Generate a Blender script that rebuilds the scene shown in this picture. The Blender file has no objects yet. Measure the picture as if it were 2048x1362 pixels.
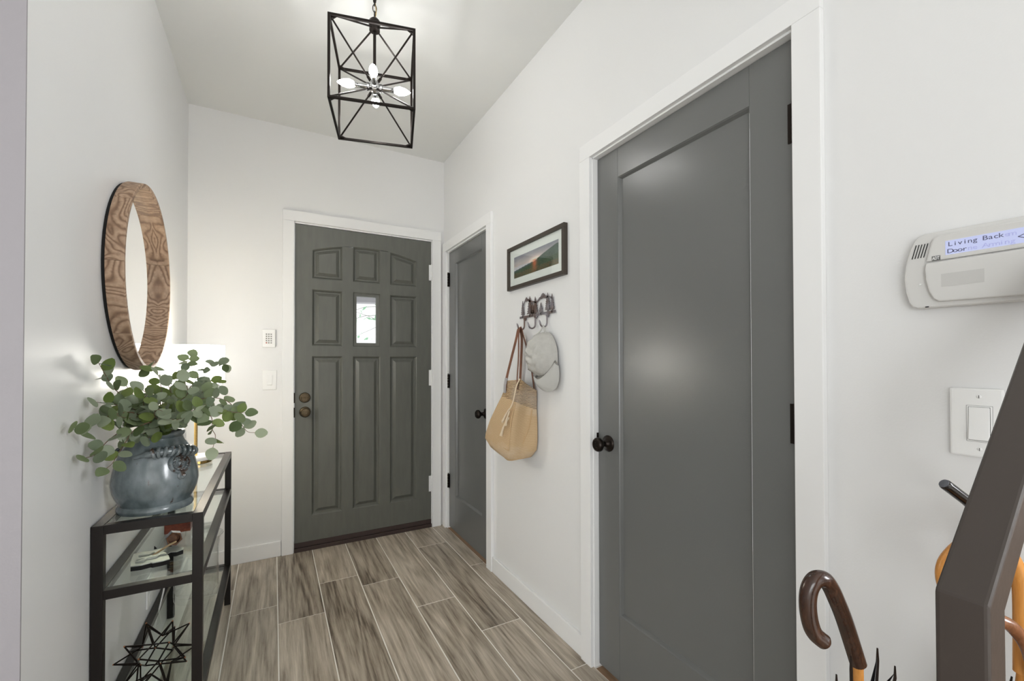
import bpy, bmesh, math, random
from mathutils import Vector, Matrix, Euler
PI = math.pi
rng = random.Random(7)
scn = bpy.context.scene

# ------------------------------------------------------------------ camera, world, lights, exposure
cam_d = bpy.data.cameras.new('camera')
cam_d.sensor_width = 36.0
cam_d.lens = 864.26 / 2048 * 36
cam_d.shift_y = 34.54 / 2048
cam_d.clip_start = 0.02
cam = bpy.data.objects.new('camera', cam_d)
scn.collection.objects.link(cam)
yaw, pit, rol = (math.radians(v) for v in (28.899, 0.6253, -0.1033))
fwd = Vector((math.sin(yaw) * math.cos(pit), math.cos(yaw) * math.cos(pit), math.sin(pit)))
rt = Vector((math.cos(yaw), -math.sin(yaw), 0))
up = rt.cross(fwd)
rt2 = rt * math.cos(rol) + up * math.sin(rol)
up2 = up * math.cos(rol) - rt * math.sin(rol)
m3 = Matrix((rt2, up2, -fwd)).transposed()
cam.matrix_world = Matrix.Translation((0, 0, 1.212)) @ m3.to_4x4()
scn.camera = cam

scn.view_settings.view_transform = 'Standard'
scn.view_settings.look = 'None'
scn.view_settings.gamma = 1.0
scn.view_settings.use_curve_mapping = False
scn.view_settings.exposure = 0.20

world = bpy.data.worlds.new('sky')
scn.world = world
world.use_nodes = True
bg = world.node_tree.nodes['Background']
bg.inputs[0].default_value = (0.98, 0.99, 1.0, 1)
bg.inputs[1].default_value = 1.4

def lamp(name, kind, loc, energy, color, size, rot=None, size_y=None):
    d = bpy.data.lights.new(name, kind)
    d.energy = energy
    d.color = color
    if kind == 'AREA':
        d.size = size
        if size_y:
            d.shape = 'RECTANGLE'; d.size_y = size_y
    else:
        d.shadow_soft_size = size
    o = bpy.data.objects.new(name, d)
    scn.collection.objects.link(o)
    o.location = loc
    if rot:
        o.rotation_euler = rot
    return o
# a lamp of the living room behind the camera
lamp('living_room_lamp', 'POINT', (-0.55, -1.5, 2.05), 2.3, (1.0, 0.96, 0.92), 0.12)
# unseen fill panel behind the camera, added to lift the hallway brightness
lamp('rear_fill', 'AREA', (-0.2, -3.85, 1.25), 27, (0.97, 0.98, 1.0), 3.6, (PI / 2, 0, 0), 2.0)
lamp('side_fill', 'AREA', (-4.0, -2.9, 1.15), 120, (0.94, 0.97, 1.0), 3.2, (PI / 2, 0, math.radians(-48)), 2.0)  # another added fill panel, brightens the lower right wall
lamp('stair_window', 'AREA', (2.55, -1.75, 1.75), 90, (0.95, 0.97, 1.0), 1.2, (math.radians(82), 0, math.radians(38)), 1.3)
BULB = 60.0        # emission of the small lantern bulbs
SHADE = 11.5         # emission of the lit lamp shade

# ------------------------------------------------------------------ helpers
def link(o):
    scn.collection.objects.link(o); return o

def tag(o, label=None, cat=None, group=None, kind=None):
    if label: o['label'] = label
    if cat: o['category'] = cat
    if group: o['group'] = group
    if kind: o['kind'] = kind
    return o

def wm(o):
    """world matrix of an object built here"""
    m = o.matrix_basis.copy()
    if o.parent:
        m = wm(o.parent) @ o.matrix_parent_inverse @ m
    return m

def attach(o, p):
    if p is not None:
        o.parent = p
        o.matrix_parent_inverse = wm(p).inverted()
    return o

def thing(name, loc, label, cat, group=None):
    o = link(bpy.data.objects.new(name, None))
    o.empty_display_size = 0.05
    o.location = loc
    return tag(o, label, cat, group)

class MB:
    def __init__(s, M=None):
        s.bm = bmesh.new(); s.M = M
    def v(s, p):
        p = Vector(p)
        return s.bm.verts.new(s.M @ p if s.M else p)
    def f(s, vs):
        try: return s.bm.faces.new(vs)
        except ValueError: return None
    def box(s, x0, x1, y0, y1, z0, z1):
        V = [s.v((x, y, z)) for z in (z0, z1) for y in (y0, y1) for x in (x0, x1)]
        for q in ((0, 2, 3, 1), (4, 5, 7, 6), (0, 1, 5, 4), (2, 6, 7, 3), (0, 4, 6, 2), (1, 3, 7, 5)):
            s.f([V[i] for i in q])
        return s
    def prism(s, pts, d):
        """pts: 3D polygon, extruded by vector d"""
        d = Vector(d)
        a = [s.v(p) for p in pts]; b = [s.v(Vector(p) + d) for p in pts]
        s.f(a[::-1]); s.f(b)
        n = len(pts)
        for i in range(n):
            s.f([a[i], a[(i + 1) % n], b[(i + 1) % n], b[i]])
        return s
    def loft(s, rings, cap=True, closed=True):
        R = [[s.v(p) for p in r] for r in rings]
        n = len(R[0])
        for a, b in zip(R, R[1:]):
            for i in range(n if closed else n - 1):
                j = (i + 1) % n
                s.f([a[i], a[j], b[j], b[i]])
        if cap and closed:
            s.f(R[0][::-1]); s.f(R[-1])
        return s
    def lathe(s, prof, c=(0, 0, 0), axis='Z', n=24, cap=True):
        """prof: (radius, height) along axis"""
        c = Vector(c); rings = []
        if isinstance(axis, str):
            A = {'Z': Vector((0, 0, 1)), '-Y': Vector((0, -1, 0)), '-X': Vector((-1, 0, 0)), 'X': Vector((1, 0, 0)), 'Y': Vector((0, 1, 0))}[axis]
        else:
            A = Vector(axis).normalized()
        U = A.orthogonal().normalized(); W = A.cross(U)
        for r, h in prof:
            r = max(r, 1e-4)
            rings.append([c + A * h + (U * math.cos(2 * PI * i / n) + W * math.sin(2 * PI * i / n)) * r for i in range(n)])
        return s.loft(rings, cap)
    def tube(s, pts, r, n=8, cap=True):
        """pts: path; r: radius or list"""
        pts = [Vector(p) for p in pts]; rings = []
        N = None
        for i, p in enumerate(pts):
            t = (pts[min(i + 1, len(pts) - 1)] - pts[max(i - 1, 0)]).normalized()
            if N is None: N = t.orthogonal().normalized()
            N = (N - t * N.dot(t)).normalized()
            B = t.cross(N)
            rr = r[i] if isinstance(r, (list, tuple)) else r
            rings.append([p + (N * math.cos(2 * PI * k / n) + B * math.sin(2 * PI * k / n)) * rr for k in range(n)])
        return s.loft(rings, cap)
    def bar(s, a, b, w, h=None, upv=(0, 0, 1)):
        """square bar from a to b"""
        a, b = Vector(a), Vector(b); h = h or w
        t = (b - a).normalized(); u = Vector(upv)
        if abs(t.dot(u)) > .98: u = Vector((0, 1, 0)) if abs(t.y) < .9 else Vector((1, 0, 0))
        x = t.cross(u).normalized(); y = x.cross(t)
        q = [(-1, -1), (1, -1), (1, 1), (-1, 1)]
        return s.loft([[p + x * (i * w / 2) + y * (j * h / 2) for i, j in q] for p in (a, b)])
    def build(s, name, m, parent=None, smooth=False, bevel=0.0, seg=2, ang=0.6):
        bmesh.ops.remove_doubles(s.bm, verts=s.bm.verts, dist=1e-6)
        bmesh.ops.recalc_face_normals(s.bm, faces=s.bm.faces)
        if bevel:
            es = [e for e in s.bm.edges if len(e.link_faces) == 2 and e.calc_face_angle(0) > ang]
            bmesh.ops.bevel(s.bm, geom=es, offset=bevel, segments=seg, profile=.6, affect='EDGES', clamp_overlap=True)
        me = bpy.data.meshes.new(name)
        s.bm.to_mesh(me); s.bm.free()
        if smooth:
            me.shade_smooth()
            try: me.set_sharp_from_angle(angle=0.7)
            except Exception: pass
        if m is not None: me.materials.append(m)
        o = link(bpy.data.objects.new(name, me))
        return attach(o, parent)

def B(name, m, dims, parent=None, bevel=0.0015):
    return MB().box(*dims).build(name, m, parent, bevel=bevel)

def smoothpath(pts, n=6):
    """Catmull-Rom through pts"""
    P = [Vector(p) for p in pts]; out = []
    for i in range(len(P) - 1):
        p0 = P[max(i - 1, 0)]; p1 = P[i]; p2 = P[i + 1]; p3 = P[min(i + 2, len(P) - 1)]
        for k in range(n):
            t = k / n
            out.append(.5 * ((2 * p1) + (p2 - p0) * t + (2 * p0 - 5 * p1 + 4 * p2 - p3) * t * t + (3 * p1 - p0 - 3 * p2 + p3) * t ** 3))
    out.append(P[-1]); return out

def text(name, body, size, m, parent, loc, xdir, ydir, ext=0.0003, scale_x=1.0, mono=0.0, bold=0.0):
    if mono:          # fixed-width display lettering, all characters in one mesh
        obs = [text(name, ch, size, m, parent, Vector(loc) + Vector(xdir) * mono * i, xdir, ydir, ext, scale_x) for i, ch in enumerate(body) if ch != ' ']
        bm = bmesh.new(); D = Vector(xdir)
        for i, o in enumerate(v for v in obs):
            q = [v.co.dot(D) for v in o.data.vertices]; i2 = [k for k, ch in enumerate(body) if ch != ' '][i]
            o.data.transform(Matrix.Translation(D * (Vector(loc).dot(D) + mono * (i2 + .5) - (min(q) + max(q)) / 2)))
            bm.from_mesh(o.data)
        for o in obs[1:]: bpy.data.objects.remove(o)
        bm.to_mesh(obs[0].data); bm.free(); obs[0].name = name
        return obs[0]
    c = bpy.data.curves.new(name, 'FONT'); c.body = body; c.size = size; c.extrude = ext; c.resolution_u = 3; c.offset = bold
    t = link(bpy.data.objects.new(name, c))
    dg = bpy.context.evaluated_depsgraph_get()
    me = bpy.data.meshes.new_from_object(t.evaluated_get(dg))
    bpy.data.objects.remove(t); bpy.data.curves.remove(c)
    X = Vector(xdir); Y = Vector(ydir); Z = X.cross(Y)
    M = Matrix((X * scale_x, Y, Z)).transposed().to_4x4(); M.translation = Vector(loc)
    me.transform(M); me.materials.clear(); me.materials.append(m)
    me.name = name
    return attach(link(bpy.data.objects.new(name, me)), parent)

# ------------------------------------------------------------------ materials
def srgb(r, g, b):
    f = lambda c: (c / 255 / 12.92) if c <= 10 else ((c / 255 + .055) / 1.055) ** 2.4
    return (f(r), f(g), f(b), 1)

def mat(name, col, rough=.5, metal=0.0, spec=.5, bump=0.0, bscale=100.0, var=0.0, vscale=8.0, emit=None, coat=0.0, stretch=None, var_col=None):
    m = bpy.data.materials.new(name); m.use_nodes = True
    N = m.node_tree.nodes; L = m.node_tree.links
    p = N['Principled BSDF']
    p.inputs['Base Color'].default_value = col
    p.inputs['Roughness'].default_value = rough
    p.inputs['Metallic'].default_value = metal
    p.inputs['Specular IOR Level'].default_value = spec
    p.inputs['Coat Weight'].default_value = coat
    p.inputs['Coat Roughness'].default_value = .1
    if bump or var:
        g = N.new('ShaderNodeNewGeometry'); src = g.outputs['Position']
        if stretch:
            mp = N.new('ShaderNodeMapping'); mp.inputs['Scale'].default_value = stretch
            L.new(src, mp.inputs['Vector']); src = mp.outputs['Vector']
    if bump:
        n = N.new('ShaderNodeTexNoise'); n.inputs['Scale'].default_value = bscale; n.inputs['Detail'].default_value = 3
        L.new(src, n.inputs['Vector'])
        b = N.new('ShaderNodeBump'); b.inputs['Strength'].default_value = bump; b.inputs['Distance'].default_value = .004
        L.new(n.outputs['Fac'], b.inputs['Height']); L.new(b.outputs['Normal'], p.inputs['Normal'])
    if var:
        n = N.new('ShaderNodeTexNoise'); n.inputs['Scale'].default_value = vscale; n.inputs['Detail'].default_value = 5
        L.new(src, n.inputs['Vector'])
        mx = N.new('ShaderNodeMix'); mx.data_type = 'RGBA'
        r = N.new('ShaderNodeMapRange'); r.inputs['From Min'].default_value = .35; r.inputs['From Max'].default_value = .65
        r.inputs['To Max'].default_value = var if var_col else 1.0
        L.new(n.outputs['Fac'], r.inputs['Value']); L.new(r.outputs['Result'], mx.inputs['Factor'])
        c = Vector(col[:3])
        if var_col:
            mx.inputs['A'].default_value = col; mx.inputs['B'].default_value = var_col
        else:
            mx.inputs['A'].default_value = (*(c * (1 - var)), 1); mx.inputs['B'].default_value = (*(c * (1 + var)), 1)
        L.new(mx.outputs['Result'], p.inputs['Base Color'])
    if emit:
        p.inputs['Emission Color'].default_value = emit[0]; p.inputs['Emission Strength'].default_value = emit[1]
    return m

def wood(name, cols, grain=(18, 2.2, 18), rings=0.0, rough=.5, axis_scale=1.0, bump=.15, spec=.4, band=30.0, fine=.42):
    """grain wood: position + per-object offset, stretched noise, colour ramp, ring bands"""
    m = bpy.data.materials.new(name); m.use_nodes = True
    N = m.node_tree.nodes; L = m.node_tree.links; p = N['Principled BSDF']
    g = N.new('ShaderNodeNewGeometry'); oi = N.new('ShaderNodeObjectInfo')
    mul = N.new('ShaderNodeVectorMath'); mul.operation = 'SCALE'; mul.inputs[0].default_value = (37, 53, 29)
    L.new(oi.outputs['Random'], mul.inputs['Scale'])
    add = N.new('ShaderNodeVectorMath'); L.new(g.outputs['Position'], add.inputs[0]); L.new(mul.outputs[0], add.inputs[1])
    mp = N.new('ShaderNodeMapping'); mp.inputs['Scale'].default_value = grain; L.new(add.outputs[0], mp.inputs['Vector'])
    n = N.new('ShaderNodeTexNoise'); n.inputs['Scale'].default_value = axis_scale; n.inputs['Detail'].default_value = 8
    n.inputs['Roughness'].default_value = .62; n.inputs['Distortion'].default_value = .6
    L.new(mp.outputs[0], n.inputs['Vector'])
    mpf = N.new('ShaderNodeMapping'); mpf.inputs['Scale'].default_value = tuple(v * (5.5 if v > 5 else 2.6) for v in grain); L.new(add.outputs[0], mpf.inputs['Vector'])
    nf = N.new('ShaderNodeTexNoise'); nf.inputs['Scale'].default_value = axis_scale; nf.inputs['Detail'].default_value = 6; nf.inputs['Roughness'].default_value = .7
    L.new(mpf.outputs[0], nf.inputs['Vector'])
    mxf = N.new('ShaderNodeMix'); mxf.inputs['Factor'].default_value = fine; L.new(n.outputs['Fac'], mxf.inputs['A']); L.new(nf.outputs['Fac'], mxf.inputs['B'])
    fac = mxf.outputs['Result']
    if rings:
        mp2 = N.new('ShaderNodeMapping'); mp2.inputs['Scale'].default_value = tuple(v * .35 for v in grain); L.new(add.outputs[0], mp2.inputs['Vector'])
        n2 = N.new('ShaderNodeTexNoise'); n2.inputs['Scale'].default_value = 1.0; n2.inputs['Detail'].default_value = 2
        L.new(mp2.outputs[0], n2.inputs['Vector'])
        mm = N.new('ShaderNodeMath'); mm.operation = 'MULTIPLY'; mm.inputs[1].default_value = band; L.new(n2.outputs['Fac'], mm.inputs[0])
        sn = N.new('ShaderNodeMath'); sn.operation = 'SINE'; L.new(mm.outputs[0], sn.inputs[0])
        ma = N.new('ShaderNodeMath'); ma.operation = 'MULTIPLY_ADD'; ma.inputs[1].default_value = rings; L.new(sn.outputs[0], ma.inputs[0]); L.new(fac, ma.inputs[2])
        fac = ma.outputs[0]
    ra = N.new('ShaderNodeMath'); ra.operation = 'MULTIPLY_ADD'; ra.inputs[1].default_value = .09; ra.inputs[2].default_value = -.05
    L.new(oi.outputs['Random'], ra.inputs[0])
    ad = N.new('ShaderNodeMath'); L.new(fac, ad.inputs[0]); L.new(ra.outputs[0], ad.inputs[1])
    cr = N.new('ShaderNodeValToRGB'); L.new(ad.outputs[0], cr.inputs['Fac'])
    el = cr.color_ramp.elements
    el[0].position = .33; el[0].color = cols[0]; el[1].position = .70; el[1].color = cols[-1]
    for i, c in enumerate(cols[1:-1]):
        e = el.new(.33 + .37 * (i + 1) / (len(cols) - 1)); e.color = c
    L.new(cr.outputs[0], p.inputs['Base Color'])
    p.inputs['Roughness'].default_value = rough; p.inputs['Specular IOR Level'].default_value = spec
    b = N.new('ShaderNodeBump'); b.inputs['Strength'].default_value = bump; b.inputs['Distance'].default_value = .003
    L.new(fac, b.inputs['Height']); L.new(b.outputs[0], p.inputs['Normal'])
    return m

def thin_glass(name, tint, gloss=1.0):
    m = bpy.data.materials.new(name); m.use_nodes = True
    N = m.node_tree.nodes; L = m.node_tree.links
    N.remove(N['Principled BSDF'])
    t = N.new('ShaderNodeBsdfTransparent'); t.inputs[0].default_value = tint
    g = N.new('ShaderNodeBsdfGlossy'); g.inputs['Roughness'].default_value = .01; g.inputs[0].default_value = (gloss, gloss, gloss, 1)
    fr = N.new('ShaderNodeFresnel'); fr.inputs[0].default_value = 1.5
    ge = N.new('ShaderNodeNewGeometry'); io = N.new('ShaderNodeMapRange')      # same reflection from both faces
    io.inputs['To Min'].default_value = 1.5; io.inputs['To Max'].default_value = 1 / 1.5
    L.new(ge.outputs['Backfacing'], io.inputs['Value']); L.new(io.outputs[0], fr.inputs[0])
    mx = N.new('ShaderNodeMixShader')
    L.new(fr.outputs[0], mx.inputs[0]); L.new(t.outputs[0], mx.inputs[1]); L.new(g.outputs[0], mx.inputs[2])
    L.new(mx.outputs[0], N['Material Output'].inputs['Surface'])
    return m

WALL = mat('wall_paint', srgb(232, 232, 231), .34, spec=.4, bump=.05, bscale=260)
WALL2 = mat('wall_front_grey', srgb(152, 148, 151), .5, spec=.3, bump=.08, bscale=220)  # darker and greyer than the other walls, for wall_front alone
CEIL = mat('ceiling_paint', srgb(231, 232, 230), .75, spec=.2, bump=.03, bscale=200)
TRIM = mat('trim_paint', srgb(238, 238, 237), .35, spec=.4)
DOORG = mat('door_grey_paint', srgb(107, 108, 106), .25, spec=.5, bump=.05, bscale=240)
DOORO = mat('old_door_grey_paint', srgb(99, 100, 93), .36, spec=.45, bump=.10, bscale=60, var=.05, vscale=9, stretch=(5, 5, .8))
BRONZE = mat('oil_rubbed_bronze', srgb(40, 34, 30), .28, metal=.85)
ABRASS = mat('aged_brass', srgb(92, 80, 62), .35, metal=.9, var=.25, vscale=60)
BLACKM = mat('dark_bronze_metal', srgb(20, 14, 11), .36, metal=.0, spec=.35)
LANTM = mat('lantern_black_metal', srgb(38, 32, 29), .30, metal=.6)
CHROME = mat('chrome', srgb(205, 205, 205), .08, metal=1.0)
GOLD = mat('brushed_gold', srgb(212, 178, 110), .25, metal=1.0)
MARBLE = mat('white_marble', srgb(240, 239, 236), .2, spec=.5, var=.03, vscale=20)
WHITEP = mat('white_plastic', srgb(240, 240, 238), .35, spec=.45)
WHITEP2 = mat('alarm_white_plastic', srgb(214, 213, 210), .4, spec=.4)
DARKGAP = mat('dark_gap', srgb(18, 17, 16), .9)
SWEEP = mat('dark_brown_sweep', srgb(58, 44, 40), .55)
MIRROR = mat('mirror_silver', (.93, .93, .93, 1), .015, metal=1.0)
GROUT = mat('grout', srgb(242, 238, 231), .85, bump=.2, bscale=300)
TILE = wood('wood_look_tile', [srgb(92, 80, 68), srgb(154, 143, 128), srgb(184, 173, 158), srgb(212, 202, 187)], grain=(20, 1.7, 20), rings=.05, rough=.40, bump=.10, band=60, fine=.5)
TILE_B = wood('threshold_wood', [srgb(96, 74, 56), srgb(140, 112, 86), srgb(160, 132, 104)], grain=(20, 2, 20), rough=.6)
def hoop_wood():
    """knotty softwood: wavy growth rings, different on each block of the hoop"""
    m = bpy.data.materials.new('rustic_wood'); m.use_nodes = True
    N = m.node_tree.nodes; L = m.node_tree.links; p = N['Principled BSDF']
    g = N.new('ShaderNodeNewGeometry'); oi = N.new('ShaderNodeObjectInfo')
    mul = N.new('ShaderNodeVectorMath'); mul.operation = 'SCALE'; mul.inputs[0].default_value = (.9, 1.7, 1.3); L.new(oi.outputs['Random'], mul.inputs['Scale'])
    add = N.new('ShaderNodeVectorMath'); L.new(g.outputs['Position'], add.inputs[0]); L.new(mul.outputs[0], add.inputs[1])
    nl = N.new('ShaderNodeTexNoise'); nl.inputs['Scale'].default_value = 5.5; nl.inputs['Detail'].default_value = 2; nl.inputs['Distortion'].default_value = .5; L.new(add.outputs[0], nl.inputs['Vector'])
    nm = N.new('ShaderNodeTexNoise'); nm.inputs['Scale'].default_value = 90; nm.inputs['Detail'].default_value = 4; L.new(add.outputs[0], nm.inputs['Vector'])
    a = N.new('ShaderNodeMath'); a.operation = 'MULTIPLY_ADD'; a.inputs[1].default_value = 120; L.new(nl.outputs['Fac'], a.inputs[0])
    a2 = N.new('ShaderNodeMath'); a2.operation = 'MULTIPLY'; a2.inputs[1].default_value = 1.6; L.new(nm.outputs['Fac'], a2.inputs[0]); L.new(a2.outputs[0], a.inputs[2])
    sn = N.new('ShaderNodeMath'); sn.operation = 'SINE'; L.new(a.outputs[0], sn.inputs[0])
    mr = N.new('ShaderNodeMapRange'); mr.inputs['From Min'].default_value = -1; L.new(sn.outputs[0], mr.inputs['Value'])
    cr = N.new('ShaderNodeValToRGB'); el = cr.color_ramp.elements; L.new(mr.outputs[0], cr.inputs['Fac'])
    el[0].position = 0; el[0].color = srgb(132, 104, 82); el[1].position = .35; el[1].color = srgb(168, 138, 112); e = el.new(.9); e.color = srgb(182, 154, 128)
    mx = N.new('ShaderNodeMix'); mx.data_type = 'RGBA'; mx.blend_type = 'MULTIPLY'; mx.inputs['Factor'].default_value = .55
    c2 = N.new('ShaderNodeValToRGB'); L.new(nm.outputs['Fac'], c2.inputs['Fac']); c2.color_ramp.elements[0].position = .3; c2.color_ramp.elements[0].color = (.55, .52, .5, 1); c2.color_ramp.elements[1].position = .62
    L.new(cr.outputs[0], mx.inputs['A']); L.new(c2.outputs[0], mx.inputs['B']); L.new(mx.outputs['Result'], p.inputs['Base Color'])
    p.inputs['Roughness'].default_value = .6
    b = N.new('ShaderNodeBump'); b.inputs['Strength'].default_value = .3; b.inputs['Distance'].default_value = .003; L.new(mr.outputs[0], b.inputs['Height']); L.new(b.outputs[0], p.inputs['Normal'])
    return m
RUSTICW = hoop_wood()
GLASS = thin_glass('table_glass', (.93, .965, .945, 1))
GLASSE = mat('glass_edge_green', srgb(150, 178, 164), .15, spec=.6)
CLEAR = thin_glass('clear_glass', (.955, .965, .96, 1))
PANE = thin_glass('window_glass', (.98, .99, .985, 1), .6)

R_, L_, D_ = 1.124, -0.439, 3.10       # right wall, left wall, end wall planes
CZ = 2.725

def struct(name, mb, m, bevel=0, parent=None):
    return tag(mb.build(name, m, parent, bevel=bevel), kind='structure')

def sroot(name, loc):
    o = link(bpy.data.objects.new(name, None)); o.location = loc; o.empty_display_size = .05
    o['kind'] = 'structure'
    return o

# ------------------------------------------------------------------ room shell
floor = struct('floor', MB().box(-4.6, 2.7, -4.1, 3.30, -.10, -.0016), GROUT)
struct('ceiling', MB().box(-4.6, 2.7, -4.1, 3.24, CZ, CZ + .1), CEIL)
w = MB()     # end wall with the front door opening
w.box(L_ - .12, .108, D_, D_ + .14, 0, CZ); w.box(1.037, R_ + .12, D_, D_ + .14, 0, CZ); w.box(.108, 1.037, D_, D_ + .14, 2.125, CZ)
struct('wall_back', w, WALL)
struct('wall_left', MB().box(L_ - .12, L_, 1.2345, D_, 0, CZ), WALL)
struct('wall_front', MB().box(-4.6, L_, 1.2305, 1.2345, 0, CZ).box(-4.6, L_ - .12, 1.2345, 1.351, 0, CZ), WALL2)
w = MB()     # right wall with two closet openings
for y0, y1, z0, z1 in ((.19, .588, 0, CZ), (.588, 1.361, 2.037, CZ), (1.361, 2.322, 0, CZ), (2.322, 3.04, 2.037, CZ), (3.04, 3.10, 0, CZ)):
    w.box(R_, R_ + .12, y0, y1, z0, z1)
struct('wall_right', w, WALL)
struct('wall_stair', MB().box(R_ + .12, 2.5, .19, .31, 0, CZ), WALL)
struct('wall_rear', MB().box(-4.6, 2.7, -4.1, -4.0, 0, CZ).box(-4.6, -4.5, -4.0, 1.2305, 0, CZ), WALL)  # unseen walls, added to keep sky light out of the room
struct('wall_stairwell', MB().box(2.6, 2.7, -4.0, .31, 0, CZ), WALL)  # unseen too, added to shut out the sky beside the stairs
bb = MB()
bb.box(L_, .045, D_ - .013, D_, 0, .094)
struct('baseboard_back', bb, TRIM, .003)
struct('baseboard_left', MB().box(L_, L_ + .013, 2.66, D_ - .013, 0, .094), TRIM, .003)
bb = MB(); bb.box(R_ - .013, R_, 1.427, 2.258, 0, .088); bb.box(R_ - .013, R_, .19, .523, 0, .088)
struct('baseboard_right', bb, TRIM, .003)

# floor tiles: wood-look planks, 1 m long in staggered rows
W_, G_ = .2015, .0046
starts = {-9: .1, -8: .6, -7: .3, -6: .8, -5: .2, -4: .7, -3: .43, -2: .75, -1: .475, 0: .293, 1: .599, 2: .462, 3: .118, 4: .789, 5: .391, 6: .55, 7: .15, 8: .7}
for k, off in starts.items():
    x0 = .023 + W_ * k; x1 = x0 + W_
    if x0 < L_ - .02:
        lo_y, hi_y = -1.0, 1.231
    elif x0 > R_:
        lo_y, hi_y = -1.0, .19
    else:
        lo_y, hi_y = -1.0, D_
    xa, xb = x0, x1
    if x0 < L_ < x1 and hi_y == D_: xa = L_
    if x1 > R_ and x0 < R_: xb = R_
    cuts = [lo_y] + [c for c in [off - 3 + i for i in range(8)] if lo_y + .02 < c < hi_y - .02] + [hi_y]
    for a, b in zip(cuts, cuts[1:]):
        MB().box(xa + G_ / 2, xb - G_ / 2, a + G_ / 2, b - G_ / 2, -.008, rng.uniform(-.0006, .0004)).build('tile', TILE, floor, bevel=.0012, seg=1)
# slivers of flooring inside the door openings
MB().box(R_, R_ + .10, .60, 1.35, -.008, 0).build('threshold', TILE_B, floor)
MB().box(R_, R_ + .10, 2.33, 3.035, -.008, 0).build('threshold', TILE_B, floor)

# ------------------------------------------------------------------ door frames
def casing_y(root, x0, x1, z1, wd, y, t=.018):
    B('side_casing', TRIM, (x0 - wd, x0, y - t, y, 0, z1), root, .002)
    B('side_casing', TRIM, (x1, x1 + wd, y - t, y, 0, z1), root, .002)
    B('head_casing', TRIM, (x0 - wd, x1 + wd, y - t, y, z1, z1 + wd), root, .002)
def casing_x(root, y0, y1, z1, wd, x, t=.018, w0=None):
    B('side_casing', TRIM, (x - t, x, y0 - wd, y0, 0, z1), root, .002)
    B('side_casing', TRIM, (x - t, x, y1, y1 + (w0 or wd), 0, z1), root, .002)
    B('head_casing', TRIM, (x - t, x, y0 - wd, y1 + (w0 or wd), z1, z1 + wd), root, .002)

t1 = sroot('trim_1', (.57, D_, 0))
casing_y(t1, .114, 1.031, 2.121, .066, D_)
j = MB(); j.box(.104, .1185, D_ - .002, D_ + .13, 0, 2.116); j.box(1.027, 1.041, D_ - .002, D_ + .13, 0, 2.116); j.box(.104, 1.041, D_ - .002, D_ + .13, 2.112, 2.13)
j.build('jamb', TRIM, t1)
t2 = sroot('trim_2', (R_, 2.68, 0))
casing_x(t2, 2.325, 3.028, 2.032, .066, R_, w0=.05)
j = MB(); j.box(R_ - .002, R_ + .11, 2.318, 2.332, 0, 2.03); j.box(R_ - .002, R_ + .11, 3.019, 3.04, 0, 2.03); j.box(R_ - .002, R_ + .11, 2.318, 3.04, 2.022, 2.04)
j.build('jamb', TRIM, t2)
t3 = sroot('trim_3', (R_, .97, 0))
casing_x(t3, .588, 1.361, 2.037, .064, R_)
j = MB(); j.box(R_ - .002, R_ + .11, .58, .596, 0, 2.035); j.box(R_ - .002, R_ + .11, 1.3565, 1.37, 0, 2.035); j.box(R_ - .002, R_ + .11, .58, 1.37, 2.031, 2.045)
j.build('jamb', TRIM, t3)

# ------------------------------------------------------------------ front door (door_1), nine panels, one of them glazed
d1 = sroot('door_1', (.572, D_ + .02, 0))
YF = D_ + .002                      # front face of the leaf
arch = lambda x: 2.008 - .448 * (x - .567) ** 2
flat = lambda z: (lambda x: z)
cols = [(.220, .407), (.474, .655), (.724, .916)]
rows = [(1.766, arch), (1.323, flat(1.694)), (.219, flat(1.256))]
def outline(x0, x1, z0, top, d, y, n=9):
    xs = [x1 - d - (x1 - x0 - 2 * d) * i / (n - 1) for i in range(n)]
    return [(x0 + d, y, z0 + d), (x1 - d, y, z0 + d)] + [(x, y, top(x) - d) for x in xs]
# leaf: strips around the panels
lf = MB(); T = .042
def slab(x0, x1, z0, z1): lf.box(x0, x1, YF, YF + T, z0, z1)
slab(.1205, .220, .056, 2.108); slab(.916, 1.0245, .056, 2.108)
slab(.407, .474, .219, 1.256); slab(.655, .724, .219, 1.256); slab(.407, .474, 1.323, 1.694); slab(.655, .724, 1.323, 1.694)
slab(.220, .916, .056, .219); slab(.220, .916, 1.256, 1.323); slab(.220, .916, 1.694, 1.766)
slab(.407, .474, 1.766, 1.9965); slab(.655, .724, 1.766, 1.9975)
tops = [(.220, YF, 2.108), (.916, YF, 2.108)] + [(.916 - .696 * i / 40, YF, arch(.916 - .696 * i / 40)) for i in range(41)]
lf.prism(tops, (0, T, 0))
leaf = lf.build('door_leaf', DOORO, d1)
for (x0, x1) in cols:
    for z0, top in rows:
        glazed = (x0 == .474 and z0 == 1.323)
        if glazed:
            seq = [(0, 0), (.006, .008), (.024, .010), (.027, .022)]
        else:
            seq = [(0, 0), (.004, .003), (.013, .016), (.021, .016), (.039, .005), (.041, .0035)]
        rings = [outline(x0, x1, z0, top, d, YF + dy) for d, dy in seq]
        mb = MB(); mb.loft(rings, cap=False)
        if glazed:
            mb.build('window_frame', DOORO, d1)
            g = MB(); g.box(.500, .629, YF + .020, YF + .024, 1.348, 1.669)
            g.build('pane', PANE, d1)
        else:
            R = [mb.v(p) for p in rings[-1]]; mb.f(R)
            mb.build('panel', DOORO, d1)
B('door_sweep', SWEEP, (.1205, 1.0245, D_ - .004, D_ + .05, .027, .0565), d1)
B('sill', SWEEP, (.1185, 1.027, D_ - .012, D_ + .13, 0, .025), d1, .003)
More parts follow.
